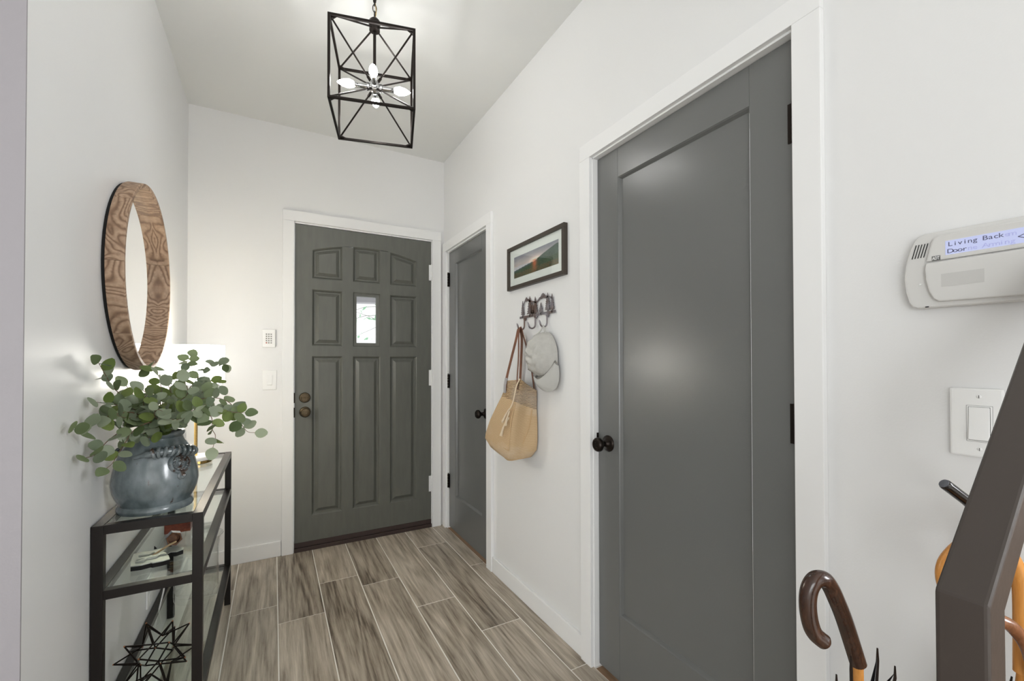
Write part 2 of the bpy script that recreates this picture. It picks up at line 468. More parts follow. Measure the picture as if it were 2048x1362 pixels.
# deadbolt and knob
lk = MB().lathe([(.033, 0), (.033, .006), (.029, .011), (.022, .012), (.021, .016), (.0, .016)], (.178, YF, .987), '-Y', 28).build('deadbolt', ABRASS, d1, True)
MB().box(.158, .198, YF - .028, YF - .015, .983, .992).build('thumb_turn', ABRASS, lk, bevel=.003)
kb = MB().lathe([(.034, 0), (.034, .005), (.030, .010), (.016, .014), (.013, .026), (.020, .034), (.028, .044), (.029, .052), (.025, .060), (.014, .063), (.0, .063)], (.180, YF, .894), '-Y', 28).build('knob', ABRASS, d1, True)
MB().lathe([(.010, 0), (.010, .003), (.006, .003), (.006, .001), (0, .001)], (.180, YF - .0625, .894), '-Y', 16).build('privacy_button', ABRASS, kb, True)
B('strike_plate', BRONZE, (.1125, .1215, D_ - .006, D_ + .012, .955, 1.02), d1); B('strike_plate', BRONZE, (.1125, .1215, D_ - .006, D_ + .012, .862, .925), d1)
def hinge(root, c, zc, m, horiz, h=.10):
    """knuckle of five barrels and two leaves"""
    x, y = c
    hb = MB()
    for i in range(5):
        z = zc - h / 2 + h / 5 * i
        hb.lathe([(.0055, .0006), (.0062, .0012), (.0062, h / 5 - .0012), (.0055, h / 5 - .0006)], (x, y, z), 'Z', 12)
    hb.lathe([(.003, h / 2), (.0055, h / 2 + .002), (.004, h / 2 + .006)], (x, y, zc), 'Z', 10)
    o = hb.build('hinge', m, root, True)
    if horiz: MB().box(x - .018, x + .016, y + .004, y + .0075, zc - h / 2, zc + h / 2).build('hinge_plate', m, o)
    else: MB().box(x + .004, x + .0075, y - .016, y + .018, zc - h / 2, zc + h / 2).build('hinge_plate', m, o)
for z in (1.88, 1.10, .318): hinge(d1, (1.0262, D_ - .006), z, TRIM, True, .115)

# ------------------------------------------------------------------ closet doors in the right wall
def shaker(name, y0, y1, z0, z1, py0, py1, pz0, pz1, xf, loc):
    root = sroot(name, loc); T = .035; e = .0006
    B('stile', DOORG, (xf, xf + T, y0, py0 - e, z0, z1), root, .0008); B('stile', DOORG, (xf, xf + T, py1 + e, y1, z0, z1), root, .0008)
    B('rail', DOORG, (xf, xf + T, py0, py1, z0, pz0), root, .0008); B('rail', DOORG, (xf, xf + T, py0, py1, pz1, z1), root, .0008)
    mb = MB(); r = lambda d, x: [(x, py0 + d, pz0 + d), (x, py0 + d, pz1 - d), (x, py1 - d, pz1 - d), (x, py1 - d, pz0 + d)]
    mb.loft([r(0, xf + .0010), r(.003, xf + .004), r(.0085, xf + .0145)], cap=False); mb.f([mb.v(p) for p in r(.0085, xf + .0145)])
    mb.build('panel', DOORG, root)
    return root
def knob_x(root, y, z, xf, m):
    rose = MB().lathe([(.032, 0), (.032, .003), (.027, .008), (.024, .009), (.015, .013), (.011, .02)], (xf, y, z), '-X', 28).build('knob_rose', m, root, True)
    MB().lathe([(.010, .015), (.011, .032), (.019, .038), (.0265, .046), (.0275, .054), (.0245, .061), (.019, .064), (.018, .0625), (.010, .0625), (.009, .065), (0, .065)], (xf, y, z), '-X', 28).build('knob', m, rose, True)
d2 = shaker('door_2', 2.335, 3.016, .012, 2.020, 2.447, 2.895, .258, 1.925, R_ + .012, (R_, 2.68, 0))
knob_x(d2, 2.392, .899, R_ + .012, BRONZE)
for z in (1.822, 1.075, .344): hinge(d2, (R_ + .004, 3.018), z, BRONZE, False)
d3 = shaker('door_3', .5985, 1.354, .012, 2.029, .719, 1.238, .257, 1.917, R_ + .020, (R_, .97, 0))
knob_x(d3, 1.296, .896, R_ + .020, BRONZE)
for z in (1.815, 1.057, .30): hinge(d3, (R_ + .013, .5985), z, BRONZE, False)
B('latch', BRONZE, (R_ + .012, R_ + .030, 1.3535, 1.3585, .895, .93), d3, .001)

# ------------------------------------------------------------------ outside the front door: porch beam and a leafy tree
PORCH = mat('porch_paint', srgb(150, 148, 152), .7)
GREEN = mat('tree_leaves', srgb(150, 196, 160), .6)
BARK = mat('tree_bark', srgb(150, 150, 146), .8)
pb = MB(); pts = [(-.6, 4.4, 2.6), (-.6, 4.4, 1.62)] + [(-.6 + 3.2 * i / 30, 4.4, 1.62 + .19 * math.sin(PI * i / 30)) for i in range(1, 30)] + [(2.6, 4.4, 1.62), (2.6, 4.4, 2.6)]
pb.prism(pts, (0, .14, 0))
struct('trim_4', pb, PORCH)
tr = thing('garden_tree', (1.6, 6.6, 0), 'green leafy tree outside, seen through the front door pane', 'tree')
tm = MB(); tm.tube([(1.75, 6.7, 0), (1.72, 6.7, 1.2), (1.6, 6.6, 2.2), (1.5, 6.5, 3.2)], [.09, .07, .05, .03])
tm.build('trunk', BARK, tr, True)
r2 = random.Random(3)
br = MB(); lv = MB()
for i in range(9):
    a = Vector((1.6 + r2.uniform(-.1, .1), 6.6, 1.7 + .12 * i)); d = Vector((r2.uniform(-1, .3), r2.uniform(-.5, .3), r2.uniform(-.35, .4))).normalized()
    q = [a, a + d * .4 + Vector((0, 0, .05)), a + d * .8, a + d * 1.15 - Vector((0, 0, .1))]
    br.tube(q, [.007, .005, .003, .002], 5)
    for k in range(11):
        c = a + d * r2.uniform(.3, 1.2) + Vector((r2.uniform(-.12, .12), r2.uniform(-.12, .12), r2.uniform(-.14, .1)))
        M = Matrix.Translation(c) @ Euler((r2.uniform(0, 6), r2.uniform(0, 6), r2.uniform(0, 6))).to_matrix().to_4x4()
        vs = [lv.v(M @ Vector(p)) for p in ((0, -.05, 0), (.02, 0, .004), (0, .05, 0), (-.02, 0, .004))]; lv.f(vs)
br.build('branches', BARK, tr, True)
tag(lv.build('foliage', GREEN, tr), kind='stuff')

# ------------------------------------------------------------------ lantern pendant
LC = Vector((.359, 1.814, 2.498 - .156)); HS = .153
LM = Matrix.Translation(LC) @ Matrix.Rotation(math.radians(-13.83), 4, 'Z')
lan = thing('pendant_lantern', (LC.x, LC.y, CZ), 'black open cube lantern on a chain with lit candle bulbs', 'ceiling lamp')
b = .0095; h = HS; AP = HS + .088      # apex collar above the cube
for sx in (-1, 1):
    for sy in (-1, 1):
        MB(LM).bar((sx * h, sy * h, -h - b / 2), (sx * h, sy * h, h + b / 2), b, b, (0, 1, 0)).build('post', LANTM, lan, bevel=.001, seg=1)
for s in (-1, 1):
    for z in (-h, h):
        MB(LM).bar((-h, s * h, z), (h, s * h, z), b).build('bar', LANTM, lan, bevel=.001, seg=1)
        MB(LM).bar((s * h, -h, z), (s * h, h, z), b).build('bar', LANTM, lan, bevel=.001, seg=1)
    for sy in (-1, 1):
        MB(LM).tube([(s * .012, sy * .012, AP), (s * h * .97, sy * h * .97, h + .003)], .0036, 8).build('top_brace', LANTM, lan, True)
        for sz in (-1, 1):
            c = Vector((s * h, sy * h, sz * h)); u = c.normalized()
            rd = MB(LM); rd.tube([u * .026, c * .945], .0034, 8); rd.tube([u * .026, u * .045], .0055, 8)
            o = rd.build('rod', LANTM, lan, True)
            MB(LM).prism([c, c - Vector((s * .03, 0, 0)), c - Vector((0, sy * .03, 0))], (0, 0, -sz * .005)).build('corner_bracket', LANTM, o)
MB(LM).lathe([(.0, -h + .13), (.006, -h + .13), (.006, AP - .01), (.021, AP - .008), (.021, AP + .004), (.012, AP + .006), (.0, AP + .006)]).build('stem', LANTM, lan, True)
MB(LM).lathe([(.006, AP + .004), (.020, AP + .008), (.0235, AP + .018), (.022, AP + .032), (.012, AP + .043), (.005, AP + .047), (0, AP + .047)], n=20).build('cap', LANTM, lan, True)
hub = MB(LM); hub.lathe([(0, -.026), (.012, -.024), (.021, -.014), (.024, 0), (.021, .014), (.012, .024), (0, .026)], n=20)
hubo = hub.build('hub', CHROME, lan, True)
BULBM = mat('lit_bulb', (1, 1, 1, 1), .3, emit=((1.0, .985, .96, 1), BULB))
for ax in ((1, 0, 0), (-1, 0, 0), (0, 1, 0), (0, -1, 0)):
    so = MB(LM).lathe([(.014, .018), (.016, .024), (.016, .030), (.0105, .032), (.0105, .076), (.009, .078), (0, .078)], axis=ax, n=16).build('socket', CHROME, lan, True)
    MB(LM).lathe([(.008, .076), (.012, .082), (.0165, .096), (.0165, .104), (.013, .122), (.007, .136), (.002, .143), (0, .144)], axis=ax, n=16).build('bulb', BULBM, so, True)
z0 = LC.z + AP + .047; k = 0; zz = z0
while zz < CZ - .03:
    c = Vector((LC.x, LC.y, zz + .012)); ring = []
    for i in range(17):
        a = 2 * PI * i / 16; u = .0075 * math.cos(a); v = .0165 * math.sin(a)
        ring.append(c + (Vector((u, 0, v)) if k % 2 else Vector((0, u, v))))
    MB().tube(ring, .0018, 6, cap=False).build('chain_link', BRONZE, lan, True)
    zz += .0265; k += 1
MB().tube(smoothpath([(LC.x, LC.y, z0 - .01), (LC.x + .006, LC.y, z0 + .03), (LC.x, LC.y, CZ - .02)]), .0018, 6).build('cord', GOLD, lan, True)
MB().lathe([(.0, CZ - .03), (.006, CZ - .03), (.008, CZ - .012), (.018, CZ - .006), (.020, CZ - .001), (0, CZ - .001)], (LC.x, LC.y, 0), n=32).build('ceiling_hook', LANTM, lan, True)

# ------------------------------------------------------------------ round wood mirror on the left wall
MC = Vector((0, 1.988, 1.513)); RO, RI = .326, .311; XB, XF = L_ + .001, -.386
mir = thing('round_mirror', (L_, MC.y, MC.z), 'round mirror in a deep rustic wood hoop on the left wall', 'mirror')
NS = 9
for s in range(NS):
    a0 = 2 * PI * s / NS + .35; a1 = a0 + 2 * PI / NS - .003; n = 10; rings = []
    for i in range(n + 1):
        a = a0 + (a1 - a0) * i / n; c, sn = math.cos(a), math.sin(a)
        P = lambda r, x: (x, MC.y + r * c, MC.z + r * sn)
        rings.append([P(RI, XB + .008), P(RO - .002, XB + .008), P(RO, XB + .012), P(RO, XF - .002), P(RO - .002, XF), P(RI + .002, XF), P(RI, XF - .002)])
    MB().loft(rings).build('frame_segment', RUSTICW, mir, True)
MB().lathe([(RI + .004, XB + .012 - L_ + 0), (RI + .004, .016), (0, .016)], (L_, MC.y, MC.z), 'X', 72).build('mirror_glass', MIRROR, mir, False)
MB().lathe([(RO - .006, .0005), (RO - .006, .009), (0, .009)], (L_, MC.y, MC.z), 'X', 72).build('backing', DARKGAP, mir)

# ------------------------------------------------------------------ console table
TX0, TX1, TY0, TY1, TZ, tb = -.437, -.185, 1.600, 2.620, .762, .026
tab = thing('console_table', ((TX0 + TX1) / 2, (TY0 + TY1) / 2, 0), 'narrow dark metal console table with three glass shelves', 'table')
for x in (TX0, TX1 - tb):
    for y in (TY0, TY1 - tb):
        B('leg', BLACKM, (x, x + tb, y, y + tb, 0, TZ), tab, .0015)
for zt in (TZ, .581, .20):
    for x in (TX0, TX1 - tb):
        B('rail', BLACKM, (x + .0005, x + tb - .0005, TY0 + tb, TY1 - tb, zt - tb + .0005, zt - .0005), tab, .001)
    for y in (TY0, TY1 - tb):
        B('rail', BLACKM, (TX0 + tb, TX1 - tb, y + .0005, y + tb - .0005, zt - tb + .0005, zt - .0005), tab, .001)
    g = B('glass_shelf', GLASS, (TX0 + tb + .001, TX1 - tb - .001, TY0 + tb + .001, TY1 - tb - .001, zt - .010, zt - .0022), tab, 0)
    e = MB(); x0, x1, y0, y1 = TX0 + tb + .0012, TX1 - tb - .0012, TY0 + tb + .0012, TY1 - tb - .0012
    MB().box(x0, x1, y0, y0 + .0016, zt - .0098, zt - .0024).build('glass_edge', GLASSE, g)
SH = {1: TZ - .0022, 2: .581 - .0022, 3: .20 - .0022}

# ------------------------------------------------------------------ blue glazed urn
def glaze(name='blue_grey_glaze', brown=.66):
    m = bpy.data.materials.new(name); m.use_nodes = True
    N = m.node_tree.nodes; L = m.node_tree.links; p = N['Principled BSDF']
    g = N.new('ShaderNodeNewGeometry')
    mp = N.new('ShaderNodeMapping'); mp.inputs['Scale'].default_value = (9, 9, 5); L.new(g.outputs['Position'], mp.inputs['Vector'])
    n = N.new('ShaderNodeTexNoise'); n.inputs['Scale'].default_value = 2.2; n.inputs['Detail'].default_value = 6; L.new(mp.outputs[0], n.inputs['Vector'])
    cr = N.new('ShaderNodeValToRGB'); L.new(n.outputs['Fac'], cr.inputs['Fac'])
    el = cr.color_ramp.elements
    el[0].position = .30; el[0].color = srgb(72, 82, 82); el[1].position = .72; el[1].color = srgb(134, 143, 147)
    e = el.new(.5); e.color = srgb(103, 114, 117)
    n2 = N.new('ShaderNodeTexNoise'); n2.inputs['Scale'].default_value = 6; n2.inputs['Detail'].default_value = 8; L.new(mp.outputs[0], n2.inputs['Vector'])
    mr = N.new('ShaderNodeMapRange'); mr.inputs['From Min'].default_value = brown; mr.inputs['From Max'].default_value = brown + .07; L.new(n2.outputs['Fac'], mr.inputs['Value'])
    pt = N.new('ShaderNodeMath'); pt.operation = 'MULTIPLY_ADD'; pt.inputs[1].default_value = 2.2; pt.inputs[2].default_value = -1.18; pt.use_clamp = True
    L.new(g.outputs['Pointiness'], pt.inputs[0])
    mx0 = N.new('ShaderNodeMath'); mx0.operation = 'MAXIMUM'; L.new(mr.outputs[0], mx0.inputs[0]); L.new(pt.outputs[0], mx0.inputs[1])
    mx = N.new('ShaderNodeMix'); mx.data_type = 'RGBA'; L.new(mx0.outputs[0], mx.inputs['Factor']); L.new(cr.outputs[0], mx.inputs['A']); mx.inputs['B'].default_value = srgb(72, 58, 50)
    L.new(mx.outputs['Result'], p.inputs['Base Color'])
    p.inputs['Roughness'].default_value = .22; p.inputs['Specular IOR Level'].default_value = .6; p.inputs['Coat Weight'].default_value = .5; p.inputs['Coat Roughness'].default_value = .12
    b = N.new('ShaderNodeBump'); b.inputs['Strength'].default_value = .12; b.inputs['Distance'].default_value = .004; L.new(n2.outputs['Fac'], b.inputs['Height']); L.new(b.outputs[0], p.inputs['Normal'])
    return m
GLAZE = glaze(); GLAZE_R = glaze('relief_glaze', .54)
TERRA = mat('terracotta', srgb(150, 96, 70), .8, var=.2, vscale=30)
VC = Vector((-.320, 1.730, 0)); VZ = SH[1] + .0006
urn = thing('glazed_urn', (VC.x, VC.y, VZ), 'squat blue-grey glazed urn on the front end of the console table', 'vase')
prof = [(.0, .762), (.086, .762), (.093, .764), (.0955, .771), (.0935, .780), (.089, .785), (.0905, .791), (.098, .806), (.1045, .824), (.108, .845), (.1075, .862), (.104, .885), (.0995, .905), (.0935, .927), (.085, .947), (.075, .964), (.068, .976), (.0665, .982), (.069, .986), (.0722, .991), (.0722, .997), (.069, 1.0005), (.064, .999), (.059, .990), (.059, .972), (.075, .94), (.09, .90), (.095, .85), (.07, .79), (0, .785)]
ub = MB()
ub.lathe([(r, z - .762 + VZ) for r, z in prof], (VC.x, VC.y, 0), n=56, cap=False)
ub.build('body', GLAZE, urn, True)
MB().lathe([(0, VZ + .0002), (.084, VZ + .0002), (.084, VZ - .0)], (VC.x, VC.y, 0), n=40, cap=False).build('foot', TERRA, urn)
def usurf(ang, z, out=0.0):
    zs = [p[1] for p in prof[6:20]]; rs = [p[0] for p in prof[6:20]]
    r = rs[-1]
    for i in range(len(zs) - 1):
        if zs[i] <= z <= zs[i + 1]:
            r = rs[i] + (rs[i + 1] - rs[i]) * (z - zs[i]) / (zs[i + 1] - zs[i])
    a = math.radians(ang); r += out
    return Vector((VC.x + r * math.cos(a), VC.y + r * math.sin(a), z))
# two rope handles of clay rings lying on the shoulder
for base in (-112, 68):
    path = [usurf(base + 100 * t, .935 + .012 * math.sin(PI * min(1, t * 1.1)), .006 + .012 * min(1, t * 2) * (1 if t < .8 else (1 - t) / .2)) for t in [i / 16 for i in range(17)]]
    ha = MB().tube(path, [.006] * 3 + [.010] * 11 + [.007] * 3, 10).build('rope_handle', GLAZE_R, urn, True)
    for q in range(9):
        t = .28 + .078 * q; i = t * 16; i0 = int(i); fct = i - i0
        c = path[i0].lerp(path[min(i0 + 1, 16)], fct); d = (path[min(i0 + 1, 16)] - path[i0]).normalized()
        d = (d + Vector((rng.uniform(-.25, .25), rng.uniform(-.25, .25), rng.uniform(-.25, .25)))).normalized()
        U = d.orthogonal().normalized(); V2 = d.cross(U); rr = .0128 + rng.uniform(-.001, .0014)
        ring = [c + (U * math.cos(2 * PI * s / 16) + V2 * math.sin(2 * PI * s / 16)) * rr for s in range(17)]
        MB().tube(ring, .0048, 8, cap=False).build('clay_ring', GLAZE_R, ha, True)
    mc = usurf(base + 66, .905); nrm = (mc - Vector((VC.x, VC.y, .885))).normalized()
    X = Vector((0, 0, 1)).cross(nrm).normalized(); Y = nrm.cross(X)
    me = MB(); me.lathe([(.0315, -.006), (.0315, .003), (.029, .0065), (.026, .0065), (.0245, .003), (.0, .003)], mc, nrm, 30)
    med = me.build('medallion', GLAZE_R, urn, True)
    rl = MB()
    for q in range(15):
        a = 2 * PI * q / 15; p = mc + (X * math.cos(a) + Y * math.sin(a)) * .0195 + nrm * .004
        t = X * math.cos(a + 1.2) + Y * math.sin(a + 1.2)
        rl.tube([p - t * .006, p + nrm * .0035, p + t * .006 - nrm * .001], [.0016, .0032, .0014], 7)
    for dx, dy, r, hh in ((0, 0, .009, .007), (0, -.004, .004, .011), (-.004, .003, .0026, .008), (.004, .003, .0026, .008), (0, .010, .005, .005), (0, -.009, .0045, .006), (-.006, -.005, .004, .006), (.006, -.005, .004, .006)):
        p = mc + X * dx + Y * dy
        rl.lathe([(r, 0), (r * .9, hh * .6), (r * .5, hh * .95), (0, hh)], p + nrm * .002, nrm, 12)
    rl.build('lion_relief', GLAZE_R, med, True)
    dc = usurf(base + 66, .868)
    MB().lathe([(.0125, -.003), (.012, .003), (.0085, .006), (.006, .005), (.004, .0035), (0, .0035)], dc, nrm, 20).build('pendant_boss', GLAZE_R, urn, True)

# ------------------------------------------------------------------ eucalyptus in the urn
STEMS = [
 [(-0.323,1.711,1.024),(-0.346,1.692,1.054),(-0.386,1.681,1.107),(-0.41,1.662,1.144),(-0.414,1.632,1.171),(-0.418,1.578,1.213)],
 [(-0.328,1.668,1.03),(-0.354,1.611,1.071),(-0.403,1.566,1.063),(-0.418,1.473,1.039),(-0.418,1.412,1.054)],
 [(-0.32,1.63,1.034),(-0.358,1.616,1.034),(-0.377,1.593,1.019),(-0.398,1.57,0.997),(-0.413,1.545,0.97),(-0.418,1.493,0.971)],
 [(-0.308,1.6,1.041),(-0.344,1.595,1.024),(-0.362,1.58,0.989),(-0.375,1.563,0.958),(-0.378,1.539,0.943),(-0.384,1.518,0.935)],
 [(-0.326,1.69,1.031),(-0.361,1.669,1.074),(-0.393,1.646,1.09),(-0.41,1.615,1.099),(-0.418,1.564,1.107)],
 [(-0.325,1.758,1.023),(-0.317,1.77,1.098),(-0.324,1.79,1.155),(-0.342,1.817,1.189),(-0.368,1.848,1.191)],
 [(-0.322,1.779,1.02),(-0.318,1.819,1.094),(-0.289,1.845,1.155),(-0.271,1.878,1.202),(-0.261,1.914,1.235)],
 [(-0.314,1.775,1.02),(-0.269,1.785,1.094),(-0.233,1.802,1.148),(-0.205,1.822,1.195),(-0.175,1.842,1.217),(-0.156,1.868,1.202)],
 [(-0.314,1.775,1.02),(-0.247,1.766,1.095),(-0.19,1.762,1.13),(-0.185,1.788,1.155),(-0.163,1.804,1.132)],
 [(-0.297,1.72,1.026),(-0.23,1.693,1.086),(-0.169,1.671,1.101),(-0.123,1.657,1.084),(-0.104,1.659,1.042),(-0.077,1.656,0.991),(-0.053,1.654,0.983)],
 [(-0.29,1.682,1.03),(-0.216,1.643,1.072),(-0.152,1.611,1.072),(-0.115,1.593,1.061),(-0.077,1.575,1.058)],
 [(-0.284,1.644,1.034),(-0.206,1.596,1.068),(-0.164,1.568,1.054),(-0.159,1.562,1.015),(-0.15,1.552,0.995),(-0.156,1.552,0.962)],
 [(-0.306,1.622,1.038),(-0.318,1.617,1.027),(-0.329,1.612,1.001),(-0.306,1.588,0.998)],
 [(-0.313,1.694,1.03),(-0.301,1.664,1.071),(-0.311,1.647,1.102),(-0.335,1.637,1.132)],
 [(-0.304,1.701,1.029),(-0.276,1.673,1.069),(-0.251,1.648,1.095),(-0.227,1.623,1.121),(-0.233,1.614,1.156)],
 [(-0.293,1.661,1.033),(-0.252,1.611,1.057),(-0.201,1.556,1.076),(-0.169,1.511,1.094)],
 [(-0.328,1.737,1.021),(-0.357,1.745,1.066),(-0.386,1.752,1.119),(-0.399,1.752,1.141)],
 [(-0.294,1.627,1.037),(-0.276,1.597,1.051),(-0.251,1.565,1.049),(-0.22,1.528,1.055)],
 [(-0.308,1.635,1.037),(-0.336,1.611,1.054),(-0.361,1.587,1.058),(-0.374,1.556,1.07)],
 [(-0.309,1.726,1.026),(-0.288,1.707,1.079),(-0.279,1.694,1.119),(-0.285,1.689,1.141)],
 [(-0.309,1.749,1.023),(-0.256,1.727,1.076),(-0.218,1.713,1.097),(-0.199,1.71,1.119)],
 [(-0.292,1.614,1.038),(-0.302,1.6,1.061),(-0.291,1.575,1.079),(-0.273,1.546,1.076)],
 [(-0.306,1.656,1.034),(-0.327,1.644,1.062),(-0.332,1.624,1.101),(-0.317,1.592,1.122)],
]

def leafmat(name, c1, c2):
    m = bpy.data.materials.new(name); m.use_nodes = True
    N = m.node_tree.nodes; L = m.node_tree.links; p = N['Principled BSDF']
    oi = N.new('ShaderNodeObjectInfo'); mx = N.new('ShaderNodeMix'); mx.data_type = 'RGBA'
    L.new(oi.outputs['Random'], mx.inputs['Factor']); mx.inputs['A'].default_value = c1; mx.inputs['B'].default_value = c2
    L.new(mx.outputs['Result'], p.inputs['Base Color'])
    p.inputs['Roughness'].default_value = .45; p.inputs['Specular IOR Level'].default_value = .4
    tr_ = N.new('ShaderNodeBsdfTranslucent'); L.new(mx.outputs['Result'], tr_.inputs[0])
    ms = N.new('ShaderNodeMixShader'); ms.inputs[0].default_value = .28
    L.new(p.outputs[0], ms.inputs[1]); L.new(tr_.outputs[0], ms.inputs[2]); L.new(ms.outputs[0], N['Material Output'].inputs['Surface'])
    return m
LEAF = [leafmat('eucalyptus_leaf', srgb(88, 104, 68), srgb(130, 144, 106)), leafmat('eucalyptus_leaf_grey', srgb(108, 122, 98), srgb(158, 168, 142)), leafmat('eucalyptus_leaf_bright', srgb(94, 112, 54), srgb(124, 140, 78))]
STEM = mat('eucalyptus_stem', srgb(104, 78, 60), .6)
def leafmesh(i, wd, fold, cup):
    mb = MB(); n = 7
    mid = []; lt = []; rtt = []
    for k in range(n):
        t = k / (n - 1); y = .06 + t * .94
        w2 = wd / 2 * math.sin(PI * (.04 + .92 * t) ** .85) ** .62
        z = cup * (t - .4) ** 2
        mid.append(mb.v((0, y, z))); lt.append(mb.v((-w2, y, z + fold * w2))); rtt.append(mb.v((w2, y, z + fold * w2)))
    for k in range(n - 1):
        mb.f([mid[k], mid[k + 1], lt[k + 1], lt[k]]); mb.f([mid[k], rtt[k], rtt[k + 1], mid[k + 1]])
    a = mb.v((-.012, 0, 0)); b2 = mb.v((.012, 0, 0)); mb.f([a, b2, rtt[0], mid[0], lt[0]])
    o = mb.build('leaf_master', LEAF[i % 3], None, True); me = o.data; bpy.data.objects.remove(o); me.name = 'leaf'
    return me
LM_ = [leafmesh(i, (.80, .74, .88)[i // 3 % 3], (.12, .28, .02)[i // 3 % 3], (.15, -.1, .25)[i // 3 % 3]) for i in range(9)]
euc = thing('eucalyptus_bunch', (VC.x, VC.y, VZ + .13), 'leafy green eucalyptus bunch spraying out of the blue-grey urn', 'plant')
def put_leaf(p, d, nrm, size, stem):
    d = d.normalized(); z = (nrm - d * nrm.dot(d))
    if z.length < .05: z = d.orthogonal()
    z.normalize(); x = d.cross(z)
    M = Matrix((x, d, z)).transposed().to_4x4(); M.translation = p
    if (p + d * size).x < L_ + .006:
        return
    kind = rng.choice((0, 0, 1, 1, 1, 2)) + 3 * rng.randrange(3)
    o = link(bpy.data.objects.new('leaf', LM_[kind]))
    o.matrix_basis = M @ Matrix.Scale(size, 4)
    attach(o, stem)
camd = Vector((0, 0, 1.212))
for si, pl in enumerate(STEMS):
    p0 = Vector(pl[0]); dr = Vector((p0.x - VC.x, p0.y - VC.y, 0)); dr = dr.normalized() if dr.length > 1e-3 else Vector((1, 0, 0))
    mouth = Vector((VC.x, VC.y, 1.004)) + dr * .04
    full = [Vector((VC.x, VC.y, .90)) + dr * -.01, mouth] + [Vector(p) for p in pl]
    sp = smoothpath(full, 5)
    lens = [0]
    for a, b2 in zip(sp, sp[1:]): lens.append(lens[-1] + (b2 - a).length)
    st = MB().tube(sp, [.0024 - .0017 * l / lens[-1] for l in lens], 6).build('stem', STEM, euc, True)
    at = lambda l: next((sp[i].lerp(sp[i + 1], (l - lens[i]) / max(1e-6, lens[i + 1] - lens[i])) for i in range(len(lens) - 1) if lens[i] <= l <= lens[i + 1]), sp[-1])
    l = .125; kk = 0; filler = si >= 13 and si not in (16,)
    while l < lens[-1] - .006:
        p = at(l); t = (at(min(l + .01, lens[-1])) - at(l - .01)).normalized()
        side = t.cross(Vector((rng.uniform(-.4, .4), rng.uniform(-1, .2), rng.uniform(-.2, 1)))).normalized()
        tc = (camd - p).normalized()
        fr_ = l / lens[-1]
        for s in (-1, 1):
            if rng.random() < (.04 if filler else .08): continue
            d = (side * s * 1.0 + t * rng.uniform(.15, .6) + Vector((rng.uniform(-.25, .25), rng.uniform(-.25, .25), rng.uniform(-.3, .25))))
            nr = tc * rng.uniform(.1, 1.1) + Vector((rng.uniform(-.6, .6), rng.uniform(-.6, .6), rng.uniform(.1, .9)))
            put_leaf(p, d, nr, (.048 - .013 * fr_) * rng.uniform(.85, 1.12), st)
        l += (.022 if filler else .029) * rng.uniform(.85, 1.15); kk += 1
    t = (sp[-1] - sp[-3]).normalized()
    put_leaf(sp[-1], t + Vector((rng.uniform(-.1, .1),) * 3), (camd - sp[-1]).normalized() + Vector((0, 0, .3)), .038, st)

# ------------------------------------------------------------------ table lamp
LX, LY, LZ = -.308, 2.42, SH[1]
tl = thing('table_lamp', (LX, LY, LZ), 'lit table lamp with white drum shade, gold stem and marble base', 'lamp')
MB().lathe([(0, 0), (.060, 0), (.062, .002), (.062, .014), (0, .014)], (LX, LY, LZ + .0003), n=40).build('base_band', GOLD, tl, True)
MB().lathe([(0, .014), (.064, .014), (.0645, .017), (.0645, .028), (.062, .031), (0, .031)], (LX, LY, LZ + .0003), n=40).build('base', MARBLE, tl, True)
MB().lathe([(0, .031), (.0065, .031), (.0065, .40), (.016, .402), (.016, .43), (0, .43)], (LX, LY, LZ), n=16).build('stem', GOLD, tl, True)
SHM = mat('lit_linen_shade', srgb(244, 240, 228), .9, emit=((1.0, .965, .89, 1), SHADE))
sh = MB(); n = 48
for r0, r1 in ((.107, .1085),):
    sh.lathe([(r0, 1.117), (r1, 1.117), (r1, 1.293), (r0, 1.293), (r0, 1.117)], (LX, LY, 0), n=n, cap=False)
sho = sh.build('lamp_shade', SHM, tl, True)
TB = mat('table_lamp_bulb', (1, 1, 1, 1), .3, emit=((1.0, .88, .68, 1), 60.0))
MB().lathe([(.012, 0), (.014, .01), (.026, .045), (.028, .06), (.022, .08), (0, .09)], (LX, LY, LZ + .40), n=16).build('bulb', TB, tl, True)
sr = MB()
for q in range(3):
    a = 2 * PI * q / 3; sr.tube([(LX, LY, 1.19), (LX + .107 * math.cos(a), LY + .107 * math.sin(a), 1.29)], .0014, 5)
sr.build('shade_spider', GOLD, tl)

# ------------------------------------------------------------------ things on the lower shelves
z2, z3 = SH[2], SH[3]
REDW = wood('red_brown_wood', [srgb(58, 22, 14), srgb(104, 46, 28), srgb(140, 74, 46)], grain=(14, 14, 30), rough=.35, bump=.05)
bx = thing('wooden_box', (-.312, 2.05, z2), 'small red-brown wooden box on the middle glass shelf', 'box')
B('body', REDW, (-.351, -.272, 2.022, 2.075, z2 + .0002, z2 + .046), bx, .002)
B('lid', REDW, (-.353, -.270, 2.020, 2.077, z2 + .0465, z2 + .058), bx, .002)
PEWT = mat('pale_pewter', srgb(186, 190, 182), .3, metal=.45, bump=.1, bscale=90)
RUSTB = mat('rust_brown_metal', srgb(96, 62, 36), .5, metal=.3, var=.3, vscale=70)
HEXG = mat('scuffed_grey_metal', srgb(142, 142, 150), .45, metal=.6, var=.3, vscale=120)
orn = thing('metal_sculpture', (-.33, 1.77, z2), 'flat pewter sculpture with dark edges and a rusty hexagonal nut', 'sculpture')
